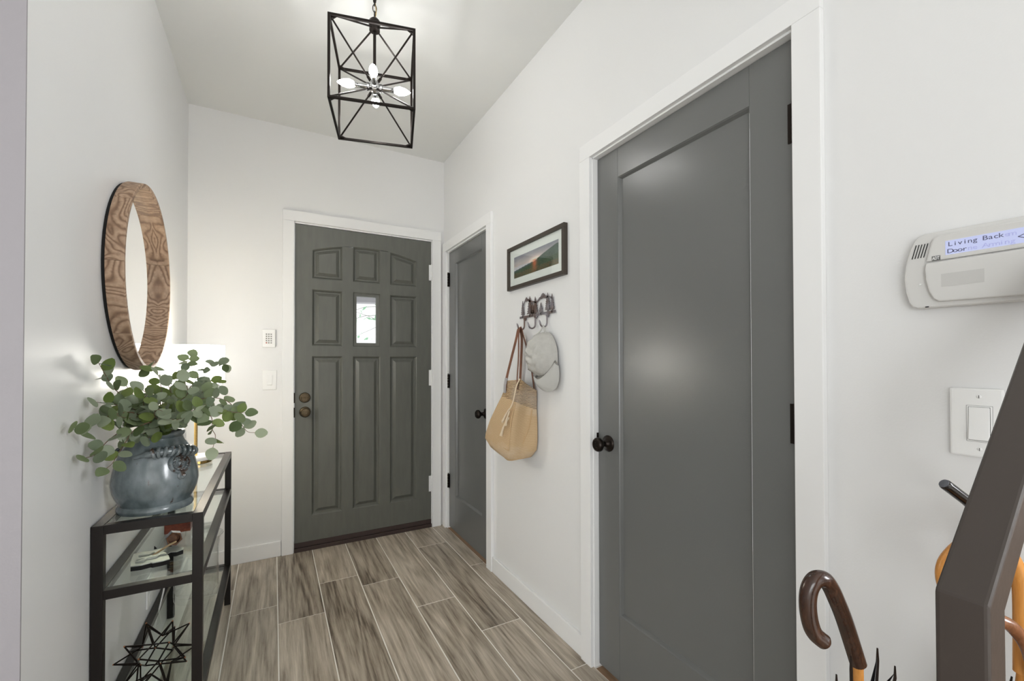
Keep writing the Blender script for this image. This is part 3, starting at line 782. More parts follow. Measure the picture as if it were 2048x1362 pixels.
po = [(-.378, 1.716), (-.352, 1.712), (-.331, 1.719), (-.325, 1.714), (-.302, 1.716), (-.284, 1.722), (-.292, 1.752), (-.301, 1.770), (-.292, 1.783), (-.276, 1.778), (-.260, 1.790), (-.262, 1.806), (-.284, 1.830), (-.318, 1.835), (-.345, 1.822), (-.368, 1.826), (-.394, 1.822), (-.388, 1.77)]
pl_ = MB(); pl_.prism([(x, y, z2 + .0135) for x, y in po], (0, 0, .003)); pl_.build('plate', PEWT, orn)
pd = MB(); pd.prism([(x, y, z2 + .0003) for x, y in po], (0, 0, .0130)); pd.build('dark_base', DARKGAP, orn)
rl = MB()
for pts in ([(-.372, 1.735), (-.350, 1.728), (-.345, 1.745), (-.32, 1.748), (-.315, 1.76), (-.298, 1.758), (-.302, 1.772), (-.33, 1.776), (-.345, 1.766), (-.37, 1.765), (-.372, 1.752), (-.355, 1.75)], [(-.374, 1.785), (-.345, 1.778), (-.335, 1.795), (-.372, 1.803)]):
    rl.prism([(x, y, z2 + .0165) for x, y in pts], (0, 0, .005))
rl.build('raised_relief', PEWT, orn, bevel=.001, seg=1)
hx = Vector((-.292, 1.833, z2 + .043)); hn = Vector((.25, -.95, .12)).normalized(); hX = hn.cross(Vector((0, 0, 1))).normalized(); hY = hX.cross(hn)
hexr = lambda r, o: [hx + hn * o + (hX * math.cos(PI / 3 * i + .3) + hY * math.sin(PI / 3 * i + .3)) * r for i in range(6)]
hm = MB(); hm.loft([hexr(.0235, -.018), hexr(.0245, -.016), hexr(.0245, .010), hexr(.0225, .014)], cap=False); hm.f([hm.v(p) for p in hexr(.0235, -.018)])
hm.build('hex_nut', HEXG, orn)
rn = MB(); ci = lambda r, o: [hx + hn * o + (hX * math.cos(2 * PI * i / 24 + .3) + hY * math.sin(2 * PI * i / 24 + .3)) * r for i in range(24)]
rn.loft([[hx + hn * .0141 + (hX * math.cos(2 * PI * i / 24 + .3) + hY * math.sin(2 * PI * i / 24 + .3)) * (.0222 / max(math.cos(((2 * PI * i / 24) % (PI / 3)) - PI / 6), .1) * .866) for i in range(24)], ci(.0165, .013), ci(.0160, -.008)], cap=False); rn.f([rn.v(p) for p in ci(.0160, -.008)])
rn.build('rusty_bore', RUSTB, orn, True)
MB().tube([(-.335, 1.765, z2 + .020), (-.300, 1.805, z2 + .032), (-.284, 1.822, z2 + .034)], [.0025, .0035, .003], 8).build('rod', mat('tan_rod', srgb(176, 152, 116), .5), orn, True)
MB().prism([(-.344, 1.831, z2 + .0165), (-.337, 1.834, z2 + .0165), (-.344, 1.834, z2 + .026)], (.0, .004, 0)).build('fin', DARKGAP, orn)

gv = thing('glass_hurricane_vase', (-.289, 2.32, z3), 'tall clear glass cylinder vase at the back of the bottom shelf', 'vase')
MB().lathe([(0, .0003), (.076, .0003), (.080, .004), (.081, .02), (.080, .20), (.083, .235), (.092, .255), (.098, .262), (.0955, .262), (.089, .255), (.080, .235), (.077, .20), (.078, .04), (.073, .03), (.05, .027), (0, .029)], (-.289, 2.32, z3), n=40, cap=False).build('glass_wall', CLEAR, gv, True)
rb = MB()
for z, r in ((.028, .0785), (.045, .0788)): rb.lathe([(r + .001, z - .001), (r + .0025, z), (r + .001, z + .001), (r, z)], (-.289, 2.32, z3), n=40, cap=False)
rb.build('glass_rib', CLEAR, gv, True)

# wire star
star = thing('wire_star', (-.318, 1.735, z3), 'spiky dark bronze wire star on the bottom shelf', 'ornament')
SC = Vector((-.318, 1.740, z3 + .090)); ph = (1 + 5 ** .5) / 2
ico = [Vector(v).normalized() for v in [(0, s1, s2 * ph) for s1 in (-1, 1) for s2 in (-1, 1)] + [(s1, s2 * ph, 0) for s1 in (-1, 1) for s2 in (-1, 1)] + [(s2 * ph, 0, s1) for s1 in (-1, 1) for s2 in (-1, 1)]]
RX = Euler((.35, .62, .9)).to_matrix()
ico = [RX @ v for v in ico]
faces = [(i, j2, k2) for i in range(12) for j2 in range(i + 1, 12) for k2 in range(j2 + 1, 12) if (ico[i] - ico[j2]).length < 1.06 and (ico[j2] - ico[k2]).length < 1.06 and (ico[i] - ico[k2]).length < 1.06]
tips = []
COPPER = mat('copper_joint', srgb(190, 130, 96), .35, metal=.9)
for f in faces:
    c = (ico[f[0]] + ico[f[1]] + ico[f[2]]).normalized() * .102
    tips.append(c)
zmin = min(t.z for t in tips); SC.z = z3 + .0025 - zmin
for f, c in zip(faces, tips):
    for i in f:
        MB().tube([SC + c, SC + ico[i] * .050], .0023, 6).build('wire', BRONZE, star, True)
jn = MB()
for p in [SC + c for c in tips] + [SC + v * .05 for v in ico]:
    jn.lathe([(0, -.0026), (.0022, -.0014), (.0026, 0), (.0022, .0014), (0, .0026)], p, 'Z', 8)
jn.build('solder_joints', COPPER, star, True)

# wall outlet with plug below the table
ol = thing('wall_outlet', (L_, 2.25, .29), 'white wall outlet with a plug on the left wall under the table', 'outlet')
B('cover_plate', WHITEP, (L_ + .0003, L_ + .006, 2.205, 2.285, .235, .355), ol, .002)
for z in (.27, .32): B('socket', WHITEP, (L_ + .006, L_ + .008, 2.228, 2.262, z - .014, z + .014), ol, .001)
B('plug', WHITEP, (L_ + .008, L_ + .034, 2.230, 2.260, .307, .333), ol, .005)
MB().tube(smoothpath([(L_ + .033, 2.245, .32), (L_ + .05, 2.25, .30), (L_ + .035, 2.27, .22), (L_ + .012, 2.30, .12), (L_ + .012, 2.36, .10)]), .0028, 8).build('cord', WHITEP, ol, True)

# ------------------------------------------------------------------ keypad and switch beside the front door
kp = thing('wall_keypad', (-.026, D_, 1.365), 'small white keypad with a grid of buttons beside the front door', 'keypad')
B('case', WHITEP, (-.061, .010, D_ - .018, D_ - .0003, 1.309, 1.421), kp, .003)
BTN = mat('grey_buttons', srgb(142, 142, 136), .5); BTNR = mat('red_button', srgb(176, 108, 92), .5)
bt = MB(); bt2 = MB()
for i in range(3):
    for j2 in range(5):
        x = -.0385 + .0128 * i; z = 1.3905 - .0134 * j2
        (bt2 if (i == 0 and j2 == 4) else bt).box(x - .0038, x + .0038, D_ - .0195, D_ - .017, z - .0038, z + .0038)
tag(bt.build('buttons', BTN, kp), kind='stuff'); bt2.build('red_button', BTNR, kp)
sw = thing('light_switch', (-.022, D_, 1.105), 'white rocker light switch below the keypad by the front door', 'switch')
B('cover_plate', WHITEP, (-.060, .017, D_ - .006, D_ - .0003, 1.044, 1.167), sw, .002)
MB().prism([(-.036, D_ - .006, 1.137), (-.036, D_ - .008, 1.137), (-.036, D_ - .0125, 1.075), (-.036, D_ - .006, 1.073)], (.029, 0, 0)).build('rocker', WHITEP, sw, bevel=.001, seg=1)

# near switch on the right wall
s2 = thing('light_switch', (R_, .281, 1.10), 'white rocker light switch on the right wall under the alarm panel', 'switch')
B('cover_plate', WHITEP, (R_ - .007, R_ - .0003, .246, .316, 1.0385, 1.1635), s2, .0035)
B('rocker_gap', DARKGAP, (R_ - .0074, R_ - .004, .2595, .2935, 1.0665, 1.1325), s2, .001)
B('rocker_frame', WHITEP, (R_ - .0082, R_ - .004, .2600, .2930, 1.0670, 1.1320), s2, .001)
B('rocker_shadow_line', DARKGAP, (R_ - .0084, R_ - .004, .2624, .2906, 1.0690, 1.1300), s2, .0005)
MB().prism([(R_ - .008, .263, 1.1295), (R_ - .0095, .263, 1.1295), (R_ - .0105, .263, 1.10), (R_ - .0135, .263, 1.0705), (R_ - .008, .263, 1.0695)], (0, .027, 0)).build('rocker', WHITEP, s2, bevel=.0008, seg=1)
for z in (1.1485, 1.0535):
    so = MB().lathe([(.0032, 0), (.0032, .0008), (.002, .0016), (0, .0017)], (R_ - .0069, .2765, z), '-X', 16).build('screw', WHITEP, s2, True)
    MB().box(R_ - .0088, R_ - .0083, .2761, .2769, z - .0026, z + .0026).build('slot', DARKGAP, so)

# alarm panel
al = thing('alarm_panel', (R_, .29, 1.386), 'white alarm keypad with lit blue display on the right wall', 'alarm')
def wallpoly(pts, xa, xb): return MB().prism([(xa, y, z) for y, z in pts], (xb - xa, 0, 0))
wallpoly([(.195, 1.457), (.344, 1.4595), (.353, 1.456), (.360, 1.448), (.367, 1.430), (.374, 1.402), (.3765, 1.376), (.374, 1.348), (.369, 1.328), (.363, 1.319), (.355, 1.3155), (.195, 1.314)], R_ - .0003, R_ - .023).build('case', WHITEP2, al, bevel=.005, seg=3)
wallpoly([(.199, 1.4495), (.322, 1.4505), (.329, 1.446), (.333, 1.438), (.3405, 1.403), (.199, 1.4025)], R_ - .020, R_ - .029).build('bezel', WHITEP2, al, bevel=.003, seg=2)
wallpoly([(.199, 1.4005), (.3405, 1.4005), (.342, 1.388), (.3405, 1.366), (.336, 1.345), (.330, 1.331), (.322, 1.325), (.199, 1.3225)], R_ - .020, R_ - .0315).build('flap', WHITEP2, al, bevel=.004, seg=3)
B('slide_label', mat('label_strip', srgb(200, 199, 196), .5), (R_ - .0318, R_ - .031, .262, .318, 1.352, 1.376), al, 0)
LCD = mat('lit_display', srgb(60, 62, 80), .3, emit=(srgb(196, 203, 238), .8))
B('display', LCD, (R_ - .0296, R_ - .028, .1995, .3125, 1.4105, 1.4365), al, .0003)
INK = mat('display_ink', srgb(84, 84, 112), .6); INK2 = mat('faint_display_ink', srgb(150, 152, 190), .6, emit=(srgb(150, 156, 200), .45))
yd, zd = (0, -1, 0), (0, 0, 1); xl = R_ - .0298
text('display_text', 'Living Back', .0112, INK, al, (xl, .3085, 1.4258), yd, zd, mono=.0064, scale_x=1.2)
text('display_text', 'em', .0112, INK2, al, (xl, .2381, 1.4258), yd, zd, mono=.0064, scale_x=1.2)
text('display_text', 'Door', .0112, INK, al, (xl, .3085, 1.4130), yd, zd, mono=.0064, scale_x=1.2)
text('display_text', 'ne Arming', .0112, INK2, al, (xl, .2829, 1.4130), yd, zd, mono=.0064, scale_x=1.2)
text('display_text', '<>', .0150, INK, al, (xl, .2235, 1.4165), yd, zd, mono=.0088)
LG = mat('logo_plate', srgb(96, 96, 95), .5)
B('logo_plate', LG, (R_ - .0293, R_ - .028, .3195, .3315, 1.4035, 1.4120), al, 0)
lt = text('logo_text', 'ADT', .0085, WHITEP, al, (0, 0, 0), (1, 0, 0), (0, 1, 0), bold=.00015)
xs_ = [v.co.x for v in lt.data.vertices]; ys_ = [v.co.y for v in lt.data.vertices]
sx_, sy_ = .0104 / (max(xs_) - min(xs_)), .0060 / (max(ys_) - min(ys_))
lt.data.transform(Matrix(((0, 0, -1, R_ - .0297), (-sx_, 0, 0, .3309 + min(xs_) * sx_), (0, sy_, 0, 1.4048 - min(ys_) * sy_), (0, 0, 0, 1))))
for i in range(5):
    y = .3605 - .0043 * i
    MB().bar((R_ - .0233, y + .0018, 1.4135), (R_ - .0233, y - .0048, 1.4395), .0012, .0010, (1, 0, 0)).build('speaker_slot', DARKGAP, al)
MB().lathe([(.0018, 0), (.0016, .002), (0, .002)], (R_ - .0228, .3505, 1.362), '-X', 10).build('indicator', WHITEP, al, True)
B('port', DARKGAP, (R_ - .0236, R_ - .022, .3385, .3435, 1.3165, 1.3185), al, 0)

# ------------------------------------------------------------------ framed landscape print
pf = thing('framed_print', (R_, 1.79, 1.71), 'dark framed sunset mountain print with white mat on the right wall', 'picture')
FRM = mat('picture_frame_paint', srgb(62, 54, 46), .45, bump=.05, bscale=80)
y0, y1, z0, z1, fw, xb, xf = 1.530, 2.053, 1.596, 1.823, .019, R_ - .0005, R_ - .021
for a in ((y0, y1, z0, z0 + fw), (y0, y1, z1 - fw, z1), (y0, y0 + fw, z0 + fw, z1 - fw), (y1 - fw, y1, z0 + fw, z1 - fw)):
    B('frame_side', FRM, (xf, xb, *a), pf, .001)
B('mat_board', mat('mat_board', srgb(240, 242, 240), .8), (R_ - .010, R_ - .004, y0 + fw, y1 - fw, z0 + fw, z1 - fw), pf, 0)
def painting():
    me = bpy.data.meshes.new('print'); nx, nz = 150, 46
    py0, py1, pz0, pz1 = 1.585, 1.992, 1.654, 1.765; x = R_ - .0104
    V = []; C = []; r = random.Random(5)
    def noise(a, b2):
        return sum(math.sin(a * f + 1.7 * f + math.sin(b2 * f * 1.3 + f)) / f ** .7 for f in (3, 7, 13, 29)) / 2.2
    far = lambda u: .50 + .03 * math.sin(u * 9) if u < .5 else .50 + .36 * ((u - .5) / .45) ** .9 - (.0 if u < .92 else (u - .92) * .4)
    near = lambda u: .42 - .30 * abs(u - .45) * (u < .45) + (.0 if u < .5 else .62 * (u - .5) ** 1.1)
    for j2 in range(nz + 1):
        for i in range(nx + 1):
            u, v = i / nx, j2 / nz
            V.append((x, py1 + (py0 - py1) * u, pz0 + (pz1 - pz0) * v))
            n = noise(u * 3, v * 4)
            glow = math.exp(-((u - .52) / .13) ** 2 - ((v - .55) / .18) ** 2)
            ray_ = math.exp(-((u - .50) / .055) ** 2) * max(0, 1 - abs(v - .38) / .42)
            if v > far(u) + .008 * n:
                a = min(1, max(0, (v - .5) * 2)); c = [212 - 72 * a + 26 * n, 196 - 54 * a + 24 * n, 192 - 36 * a + 22 * n]
                c = [c[k] + glow * (255, 206, 170)[k] * .35 for k in range(3)]
            elif v > near(u) + .012 * n and u < .56:
                c = [206 + 20 * n, 204 + 20 * n, 212 + 20 * n] if v > near(u) + .07 else [74 + 20 * n, 92 + 20 * n, 96 + 20 * n]
            else:
                d = (near(u) - v); t2 = r.uniform(-18, 18) + 18 * n
                c = [60 + t2, 82 + t2, 58 + t2 * .7]
                if u > .6 and v > .45: c = [72 + t2, 92 + t2, 82 + t2]
                if v < .22 and r.random() < .5: c = [112 + t2, 84 + t2, 52 + t2 * .6]
            c = [c[k] * (1 - .85 * ray_) + (236, 112, 66)[k] * .85 * ray_ if v < .58 else c[k] for k in range(3)]
            C.append(srgb(*[min(250, max(11, q)) for q in c]))
    F = [(j2 * (nx + 1) + i, j2 * (nx + 1) + i + 1, (j2 + 1) * (nx + 1) + i + 1, (j2 + 1) * (nx + 1) + i) for j2 in range(nz) for i in range(nx)]
    me.from_pydata(V, [], F)
    ca = me.color_attributes.new('ink', 'FLOAT_COLOR', 'POINT')
    for i, c in enumerate(C): ca.data[i].color = c
    m = mat('photo_print', (1, 1, 1, 1), .5)
    at_ = m.node_tree.nodes.new('ShaderNodeVertexColor'); at_.layer_name = 'ink'
    m.node_tree.links.new(at_.outputs[0], m.node_tree.nodes['Principled BSDF'].inputs['Base Color'])
    me.materials.append(m)
    return attach(link(bpy.data.objects.new('print', me)), pf)
painting()
B('glazing', thin_glass('picture_glass', (.97, .98, .97, 1), .8), (R_ - .0125, R_ - .0118, y0 + fw, y1 - fw, z0 + fw, z1 - fw), pf, 0)

# ------------------------------------------------------------------ tree-shaped coat hook rack
hr = thing('coat_hook_rack', (R_, 1.777, 1.44), 'rustic dark metal hook rail with cut-out pine trees and mountains', 'hook rack')
HRM = mat('patina_steel', srgb(140, 139, 146), .38, metal=.45, var=.85, vscale=14, var_col=srgb(96, 70, 52))
xs, tk = R_ - .006, -.003
def plate(name, pts): return MB().prism([(xs, y, z) for y, z in pts], (tk, 0, 0)).build(name, HRM, hr)
plate('rail', [(1.937, 1.437), (1.937, 1.448), (1.616, 1.450), (1.616, 1.438)])
r3 = random.Random(11)
def pine(yc, zb, zt, wd, tiers):
    R2 = []; Lf = []
    for i in range(tiers):
        f0 = i / tiers; f1 = (i + .78) / tiers
        w_out = wd / 2 * (1 - f0) ** .85 * r3.uniform(.9, 1.1); w_in = wd / 2 * (1 - f1) ** .85 * .62
        zo = zb + (zt - zb) * (.10 + .88 * f0); zi = zb + (zt - zb) * (.10 + .88 * (f0 + .7 / tiers))
        R2 += [(yc - w_out, zo + r3.uniform(-.001, .001)), (yc - w_in, zi)]; Lf += [(yc + w_out, zo + r3.uniform(-.001, .001)), (yc + w_in, zi)]
    pts = [(yc + .004, zb - .006), (yc + .004, zb + (zt - zb) * .09)] + Lf + [(yc, zt)] + R2[::-1] + [(yc - .004, zb + (zt - zb) * .09), (yc - .004, zb - .006)]
    return plate('pine_tree', pts)
for a in ((1.908, 1.448, 1.526, .036, 6), (1.838, 1.445, 1.542, .060, 7), (1.812, 1.445, 1.510, .046, 5), (1.787, 1.445, 1.533, .056, 7), (1.736, 1.447, 1.499, .040, 5), (1.678, 1.448, 1.537, .052, 8), (1.642, 1.448, 1.527, .042, 7)): pine(*a)
plate('mountain_ridge', [(1.903, 1.505), (1.892, 1.517), (1.880, 1.534), (1.871, 1.541), (1.862, 1.533), (1.852, 1.530), (1.835, 1.522), (1.800, 1.512), (1.775, 1.506), (1.775, 1.500), (1.800, 1.505), (1.838, 1.512), (1.852, 1.519), (1.862, 1.522), (1.872, 1.519), (1.884, 1.519), (1.893, 1.509), (1.900, 1.500)])
plate('mountain_ridge', [(1.780, 1.506), (1.762, 1.513), (1.750, 1.523), (1.738, 1.526), (1.728, 1.537), (1.717, 1.541), (1.706, 1.535), (1.698, 1.526), (1.68, 1.524), (1.64, 1.512), (1.64, 1.505), (1.68, 1.515), (1.700, 1.512), (1.715, 1.519), (1.73, 1.515), (1.745, 1.514), (1.762, 1.506), (1.778, 1.499)])
for yh in (1.886, 1.782, 1.679):
    MB().lathe([(.013, .0062), (.013, .0095), (.0, .0095)], (R_, yh, 1.435), '-X', 20).build('hook_mount', HRM, hr, True)
    MB().lathe([(.004, .0095), (.003, .0118), (0, .0122)], (R_, yh, 1.436), '-X', 12).build('rivet', HRM, hr, True)
    pa = [(R_ - .011, yh, 1.430), (R_ - .011, yh, 1.396)] + [(R_ - .029 + .018 * math.cos(a), yh + .002, 1.394 + .017 * math.sin(a)) for a in [-i * PI / 8 for i in range(1, 8)]] + [(R_ - .048, yh + .002, 1.395), (R_ - .050, yh + .003, 1.402), (R_ - .053, yh + .003, 1.409)]
    rings = []
    hb = MB(); hb.tube(pa, [.004] * (len(pa) - 3) + [.0042, .0038, .0016], 8); hb.build('hook', HRM, hr, True)

# ------------------------------------------------------------------ woven tote bag on the first hook
def weave(name, c1, c2, c3, scale, rough=.85):
    m = bpy.data.materials.new(name); m.use_nodes = True
    N = m.node_tree.nodes; L = m.node_tree.links; p = N['Principled BSDF']
    g = N.new('ShaderNodeNewGeometry'); mp = N.new('ShaderNodeMapping'); mp.inputs['Scale'].default_value = scale; L.new(g.outputs['Position'], mp.inputs['Vector'])
    w1 = N.new('ShaderNodeTexWave'); w1.wave_type = 'BANDS'; w1.bands_direction = 'Z'; w1.inputs['Scale'].default_value = 1; w1.inputs['Distortion'].default_value = 2.2; w1.inputs['Detail'].default_value = 1; w1.inputs['Detail Scale'].default_value = 2.5
    L.new(mp.outputs[0], w1.inputs['Vector'])
    n = N.new('ShaderNodeTexNoise'); n.inputs['Scale'].default_value = .12; n.inputs['Detail'].default_value = 3; L.new(mp.outputs[0], n.inputs['Vector'])
    mx = N.new('ShaderNodeMix'); mx.data_type = 'RGBA'; L.new(w1.outputs['Fac'], mx.inputs['Factor']); mx.inputs['A'].default_value = c1; mx.inputs['B'].default_value = c2
    m2 = N.new('ShaderNodeMix'); m2.data_type = 'RGBA'; mr = N.new('ShaderNodeMapRange'); mr.inputs['From Min'].default_value = .5; mr.inputs['From Max'].default_value = .75; mr.inputs['To Max'].default_value = .5
    L.new(n.outputs['Fac'], mr.inputs['Value']); L.new(mr.outputs[0], m2.inputs['Factor']); L.new(mx.outputs['Result'], m2.inputs['A']); m2.inputs['B'].default_value = c3
    L.new(m2.outputs['Result'], p.inputs['Base Color']); p.inputs['Roughness'].default_value = rough; p.inputs['Specular IOR Level'].default_value = .2
    b = N.new('ShaderNodeBump'); b.inputs['Strength'].default_value = .5; b.inputs['Distance'].default_value = .003; L.new(w1.outputs['Fac'], b.inputs['Height']); L.new(b.outputs[0], p.inputs['Normal'])
    return m
BAGB = weave('tan_weave', srgb(196, 162, 120), srgb(226, 200, 162), srgb(232, 222, 206), (30, 30, 105))
BAGT = weave('striped_weave', srgb(92, 66, 46), srgb(222, 192, 150), srgb(196, 186, 176), (36, 36, 46))
LEATH = mat('brown_leather', srgb(122, 80, 58), .5, var=.12, vscale=30)
TASS = mat('cream_yarn', srgb(218, 200, 172), .9)
tb_ = thing('tote_bag', (1.05, 1.88, .73), 'tan woven tote bag with striped top band hanging from the first hook', 'bag')
def bagring(FF, NF, NW, FW, gus=0.0, front=.010, n=9):
    cs = [Vector(c) for c in (FF, NF, NW, FW)]; out = []
    outw = [Vector((-1, 0, 0)), Vector((0, -1, 0)), Vector((1, 0, 0)), Vector((0, 1, 0))]
    amt = [front, -gus, .002, .012]
    for i in range(4):
        a, b2 = cs[i], cs[(i + 1) % 4]
        for k in range(n):
            t = k / n
            s = math.sin(PI * t)
            if i == 1: s = max(0, 1 - abs(t - .55) / .45)
            out.append(a.lerp(b2, t) + outw[i] * amt[i] * s)
    # soften corners
    m_ = len(out); res = []
    for i in range(m_):
        res.append(out[i] * .6 + (out[i - 1] + out[(i + 1) % m_]) * .2)
    for r in res: r.x = min(r.x, R_ - .004)
    return res
lv_ = [
    bagring((1.03, 2.03, .748), (1.00, 1.86, .733), (1.09, 1.84, .738), (1.10, 2.02, .748), .0, 0),
    bagring((1.012, 2.085, .766), (.985, 1.81, .742), (1.108, 1.80, .752), (1.114, 2.07, .77), .0, .004),
    bagring((1.000, 2.122, .805), (.968, 1.783, .775), (1.117, 1.765, .79), (1.118, 2.11, .81), .010, .010),
    bagring((.999, 2.112, .835), (.966, 1.776, .812), (1.117, 1.757, .83), (1.118, 2.10, .84), .022, .012),
    bagring((.997, 2.055, .91), (.968, 1.768, .89), (1.117, 1.757, .885), (1.118, 2.06, .91), .030, .010),
    bagring((.999, 1.985, .985), (.976, 1.757, .965), (1.117, 1.762, .94), (1.118, 2.00, .985), .024, .004),
    bagring((1.000, 1.928, 1.043), (.985, 1.747, 1.027), (1.117, 1.768, .982), (1.118, 1.96, 1.03), .016, -.004),
]
bo = MB(); bo.loft(lv_, cap=False); bo.f([bo.v(p) for p in lv_[0]][::-1])
bo.build('body', BAGB, tb_, True)
SEAM = mat('bag_seam', srgb(204, 172, 130), .9)
for pts in ([(.997, 2.095, .822), (.985, 2.0, .812), (.972, 1.88, .806), (.965, 1.785, .800)], [(.965, 1.781, .80), (.965, 1.773, .87), (.970, 1.764, .95), (.983, 1.750, 1.02)], [(1.085, 1.768, .985), (1.075, 1.774, .91), (1.050, 1.784, .84), (1.030, 1.790, .785)]):
    MB().tube(smoothpath(pts, 5), .0022, 7).build('seam', SEAM, tb_, True)
def grow(ring, d):
    c = sum(ring, Vector()) / len(ring); return [c + (p - c) * (1 + d) for p in ring]
tp = [lv_[-1],
      bagring((1.004, 1.905, 1.080), (.994, 1.740, 1.075), (1.117, 1.768, 1.03), (1.118, 1.94, 1.07), .014, -.010),
      bagring((1.009, 1.890, 1.122), (1.003, 1.735, 1.134), (1.116, 1.767, 1.075), (1.118, 1.92, 1.10), .010, -.018)]
inn = [[p + Vector((0, 0, dz)) for p in grow(tp[i], -.05)] for i, dz in ((2, -.001), (1, 0), (0, 0))]
bt_ = MB(); bt_.loft(tp + inn, cap=False); bt_.build('top_band', BAGT, tb_, True)
def ribbon(path, wd, th, wdir):
    path = [Vector(p) for p in path]; rings = []
    for i, p in enumerate(path):
        t = (path[min(i + 1, len(path) - 1)] - path[max(i - 1, 0)]).normalized()
        w_ = Vector(wdir[i] if isinstance(wdir, list) else wdir); w_ = (w_ - t * w_.dot(t)).normalized(); n_ = t.cross(w_)
        rings.append([p + w_ * wd / 2 + n_ * th / 2, p - w_ * wd / 2 + n_ * th / 2, p - w_ * wd / 2 - n_ * th / 2, p + w_ * wd / 2 - n_ * th / 2])
    return MB().loft(rings)
ribbon(smoothpath([(1.003, 1.885, 1.075), (1.008, 1.888, 1.12), (1.035, 1.888, 1.22), (1.066, 1.887, 1.33), (1.078, 1.887, 1.378), (1.088, 1.887, 1.378), (1.100, 1.890, 1.33), (1.104, 1.905, 1.22), (1.108, 1.925, 1.09)], 5), .020, .003, (0, 1, .05)).build('strap', LEATH, tb_, bevel=.0008, seg=1)
ribbon(smoothpath([(1.000, 1.762, 1.085), (1.005, 1.77, 1.14), (1.035, 1.81, 1.24), (1.066, 1.862, 1.34), (1.079, 1.876, 1.3835), (1.090, 1.876, 1.383), (1.098, 1.868, 1.34), (1.106, 1.82, 1.22), (1.112, 1.79, 1.07)], 5), .024, .003, [(.35, .9, 0)] * 41).build('strap', LEATH, tb_, bevel=.0008, seg=1)
TAB = mat('grey_leather_tab', srgb(168, 164, 164), .5)
ribbon([(1.0005, 1.888, 1.062), (1.0025, 1.888, 1.10), (1.010, 1.888, 1.135)], .021, .005, (0, 1, .05)).build('strap_tab', TAB, tb_, bevel=.0008, seg=1)
MB().tube(smoothpath([(1.005, 1.745, 1.136), (.990, 1.752, 1.10), (.978, 1.762, 1.03), (.968, 1.775, .995)]), .0032, 8).build('cord', TASS, tb_, True)
for pts in ([(.968, 1.776, .998), (.962, 1.797, .972), (.954, 1.818, .935)], [(.967, 1.776, .985), (.958, 1.782, .955), (.952, 1.786, .925)], [(.965, 1.777, .955), (.954, 1.806, .915), (.948, 1.822, .872)]):
    ta = MB().tube(smoothpath(pts, 4), [.003, .004, .0045, .0032, .0042, .0052, .0056, .006, .0062], 9).build('tassel', TASS, tb_, True)
    fr2 = MB()
    for q in range(12):
        a = 2 * PI * q / 12; e = Vector(pts[-1]); dd = (Vector(pts[-1]) - Vector(pts[-2])).normalized(); U = dd.orthogonal().normalized(); V2 = dd.cross(U)
        o_ = (U * math.cos(a) + V2 * math.sin(a)) * .0054
        fr2.tube([e + o_ * .7 - dd * .01, e + o_ * 1.15 + dd * rng.uniform(.004, .010)], .0014, 5)
    fr2.build('fringe', TASS, ta)

# ------------------------------------------------------------------ grey cap on the third hook
CAPM = mat('grey_cotton', srgb(186, 184, 178), .9, spec=.2, bump=.35, bscale=55, var=.05, vscale=40)
CAPB = mat('grey_cotton_brim', srgb(186, 185, 180), .9, spec=.2, bump=.15, bscale=160)
cap = thing('baseball_cap', (R_ - .05, 1.655, 1.25), 'crumpled light grey cotton baseball cap hanging from the third hook', 'cap')
cm = MB(); rings = []; nr = 20; ns = 40
cc = Vector((R_ - .006, 1.666, 1.247)); r4 = random.Random(2)
def crown(th, ph):
    """th: 0 at the pole facing the room, pi/2 at the opening; ph around"""
    s, c = math.sin(th), math.cos(th)
    u = math.cos(ph) * s; v = math.sin(ph) * s
    ru, rv = .083, .106
    y = cc.y - u * ru * (1 - .10 * v) + .004 + (.010 * c)
    z = cc.z + v * rv - .006 * u
    x = cc.x - .108 * c ** .85 - .004
    wr = .0062 * math.sin(9 * u + 5 * v + 2 * math.sin(6 * v)) * s * c + .0046 * math.sin(17 * v - 7 * u + 3 * math.sin(5 * u)) * c
    if v < -.1: wr += .006 * math.sin(14 * u + 1) * (-v) * c
    seam = -.0018 * math.exp(-((ph % (PI / 3)) / .06) ** 2) * s
    return Vector((x - wr + seam, y, z))
for i in range(nr + 1):
    th = .03 + (PI / 2 - .05) * i / nr
    rings.append([crown(th, 2 * PI * k / ns) for k in range(ns)])
rings.append([p + (cc - p) * .05 for p in rings[-1]])
for k in (nr - 3, nr - 8): rings.append([p + (cc - p) * .06 for p in rings[k]])
cm.loft(rings, cap=False); cm.f([cm.v(p) for p in rings[0]][::-1])
cm.build('crown', CAPM, cap, True)
band = MB(); band.tube([crown(1.50, a) + Vector((-.002, 0, 0)) for a in [-2.9 + 2.6 * i / 24 for i in range(25)]], .0055, 8); band.build('sweatband', CAPM, cap, True)
A = [(1.700, 1.150, .062), (1.680, 1.137, .070), (1.655, 1.137, .070), (1.634, 1.150, .062), (1.610, 1.172, .052), (1.592, 1.198, .040), (1.586, 1.222, .030)]
O = [(1.696, 1.138, .064), (1.680, 1.104, .062), (1.648, 1.082, .050), (1.618, 1.080, .036), (1.586, 1.100, .026), (1.571, 1.148, .022), (1.574, 1.198, .024)]
A = smoothpath([(R_ - w_, y, z) for y, z, w_ in A], 4); O = smoothpath([(R_ - w_, y, z) for y, z, w_ in O], 4)
bm_ = MB(); rows = []
for k in range(7):
    t = k / 6; rows.append([a.lerp(o, t) + Vector((-.010 * math.sin(PI * t), 0, 0)) for a, o in zip(A, O)])
under = [[p + Vector((.0045, 0, .001)) for p in r] for r in rows[::-1]]
bm_.loft(rows + under, cap=False, closed=False)
V_ = bm_.bm; bmesh.ops.holes_fill(V_, edges=[e for e in V_.edges if len(e.link_faces) == 1], sides=0)
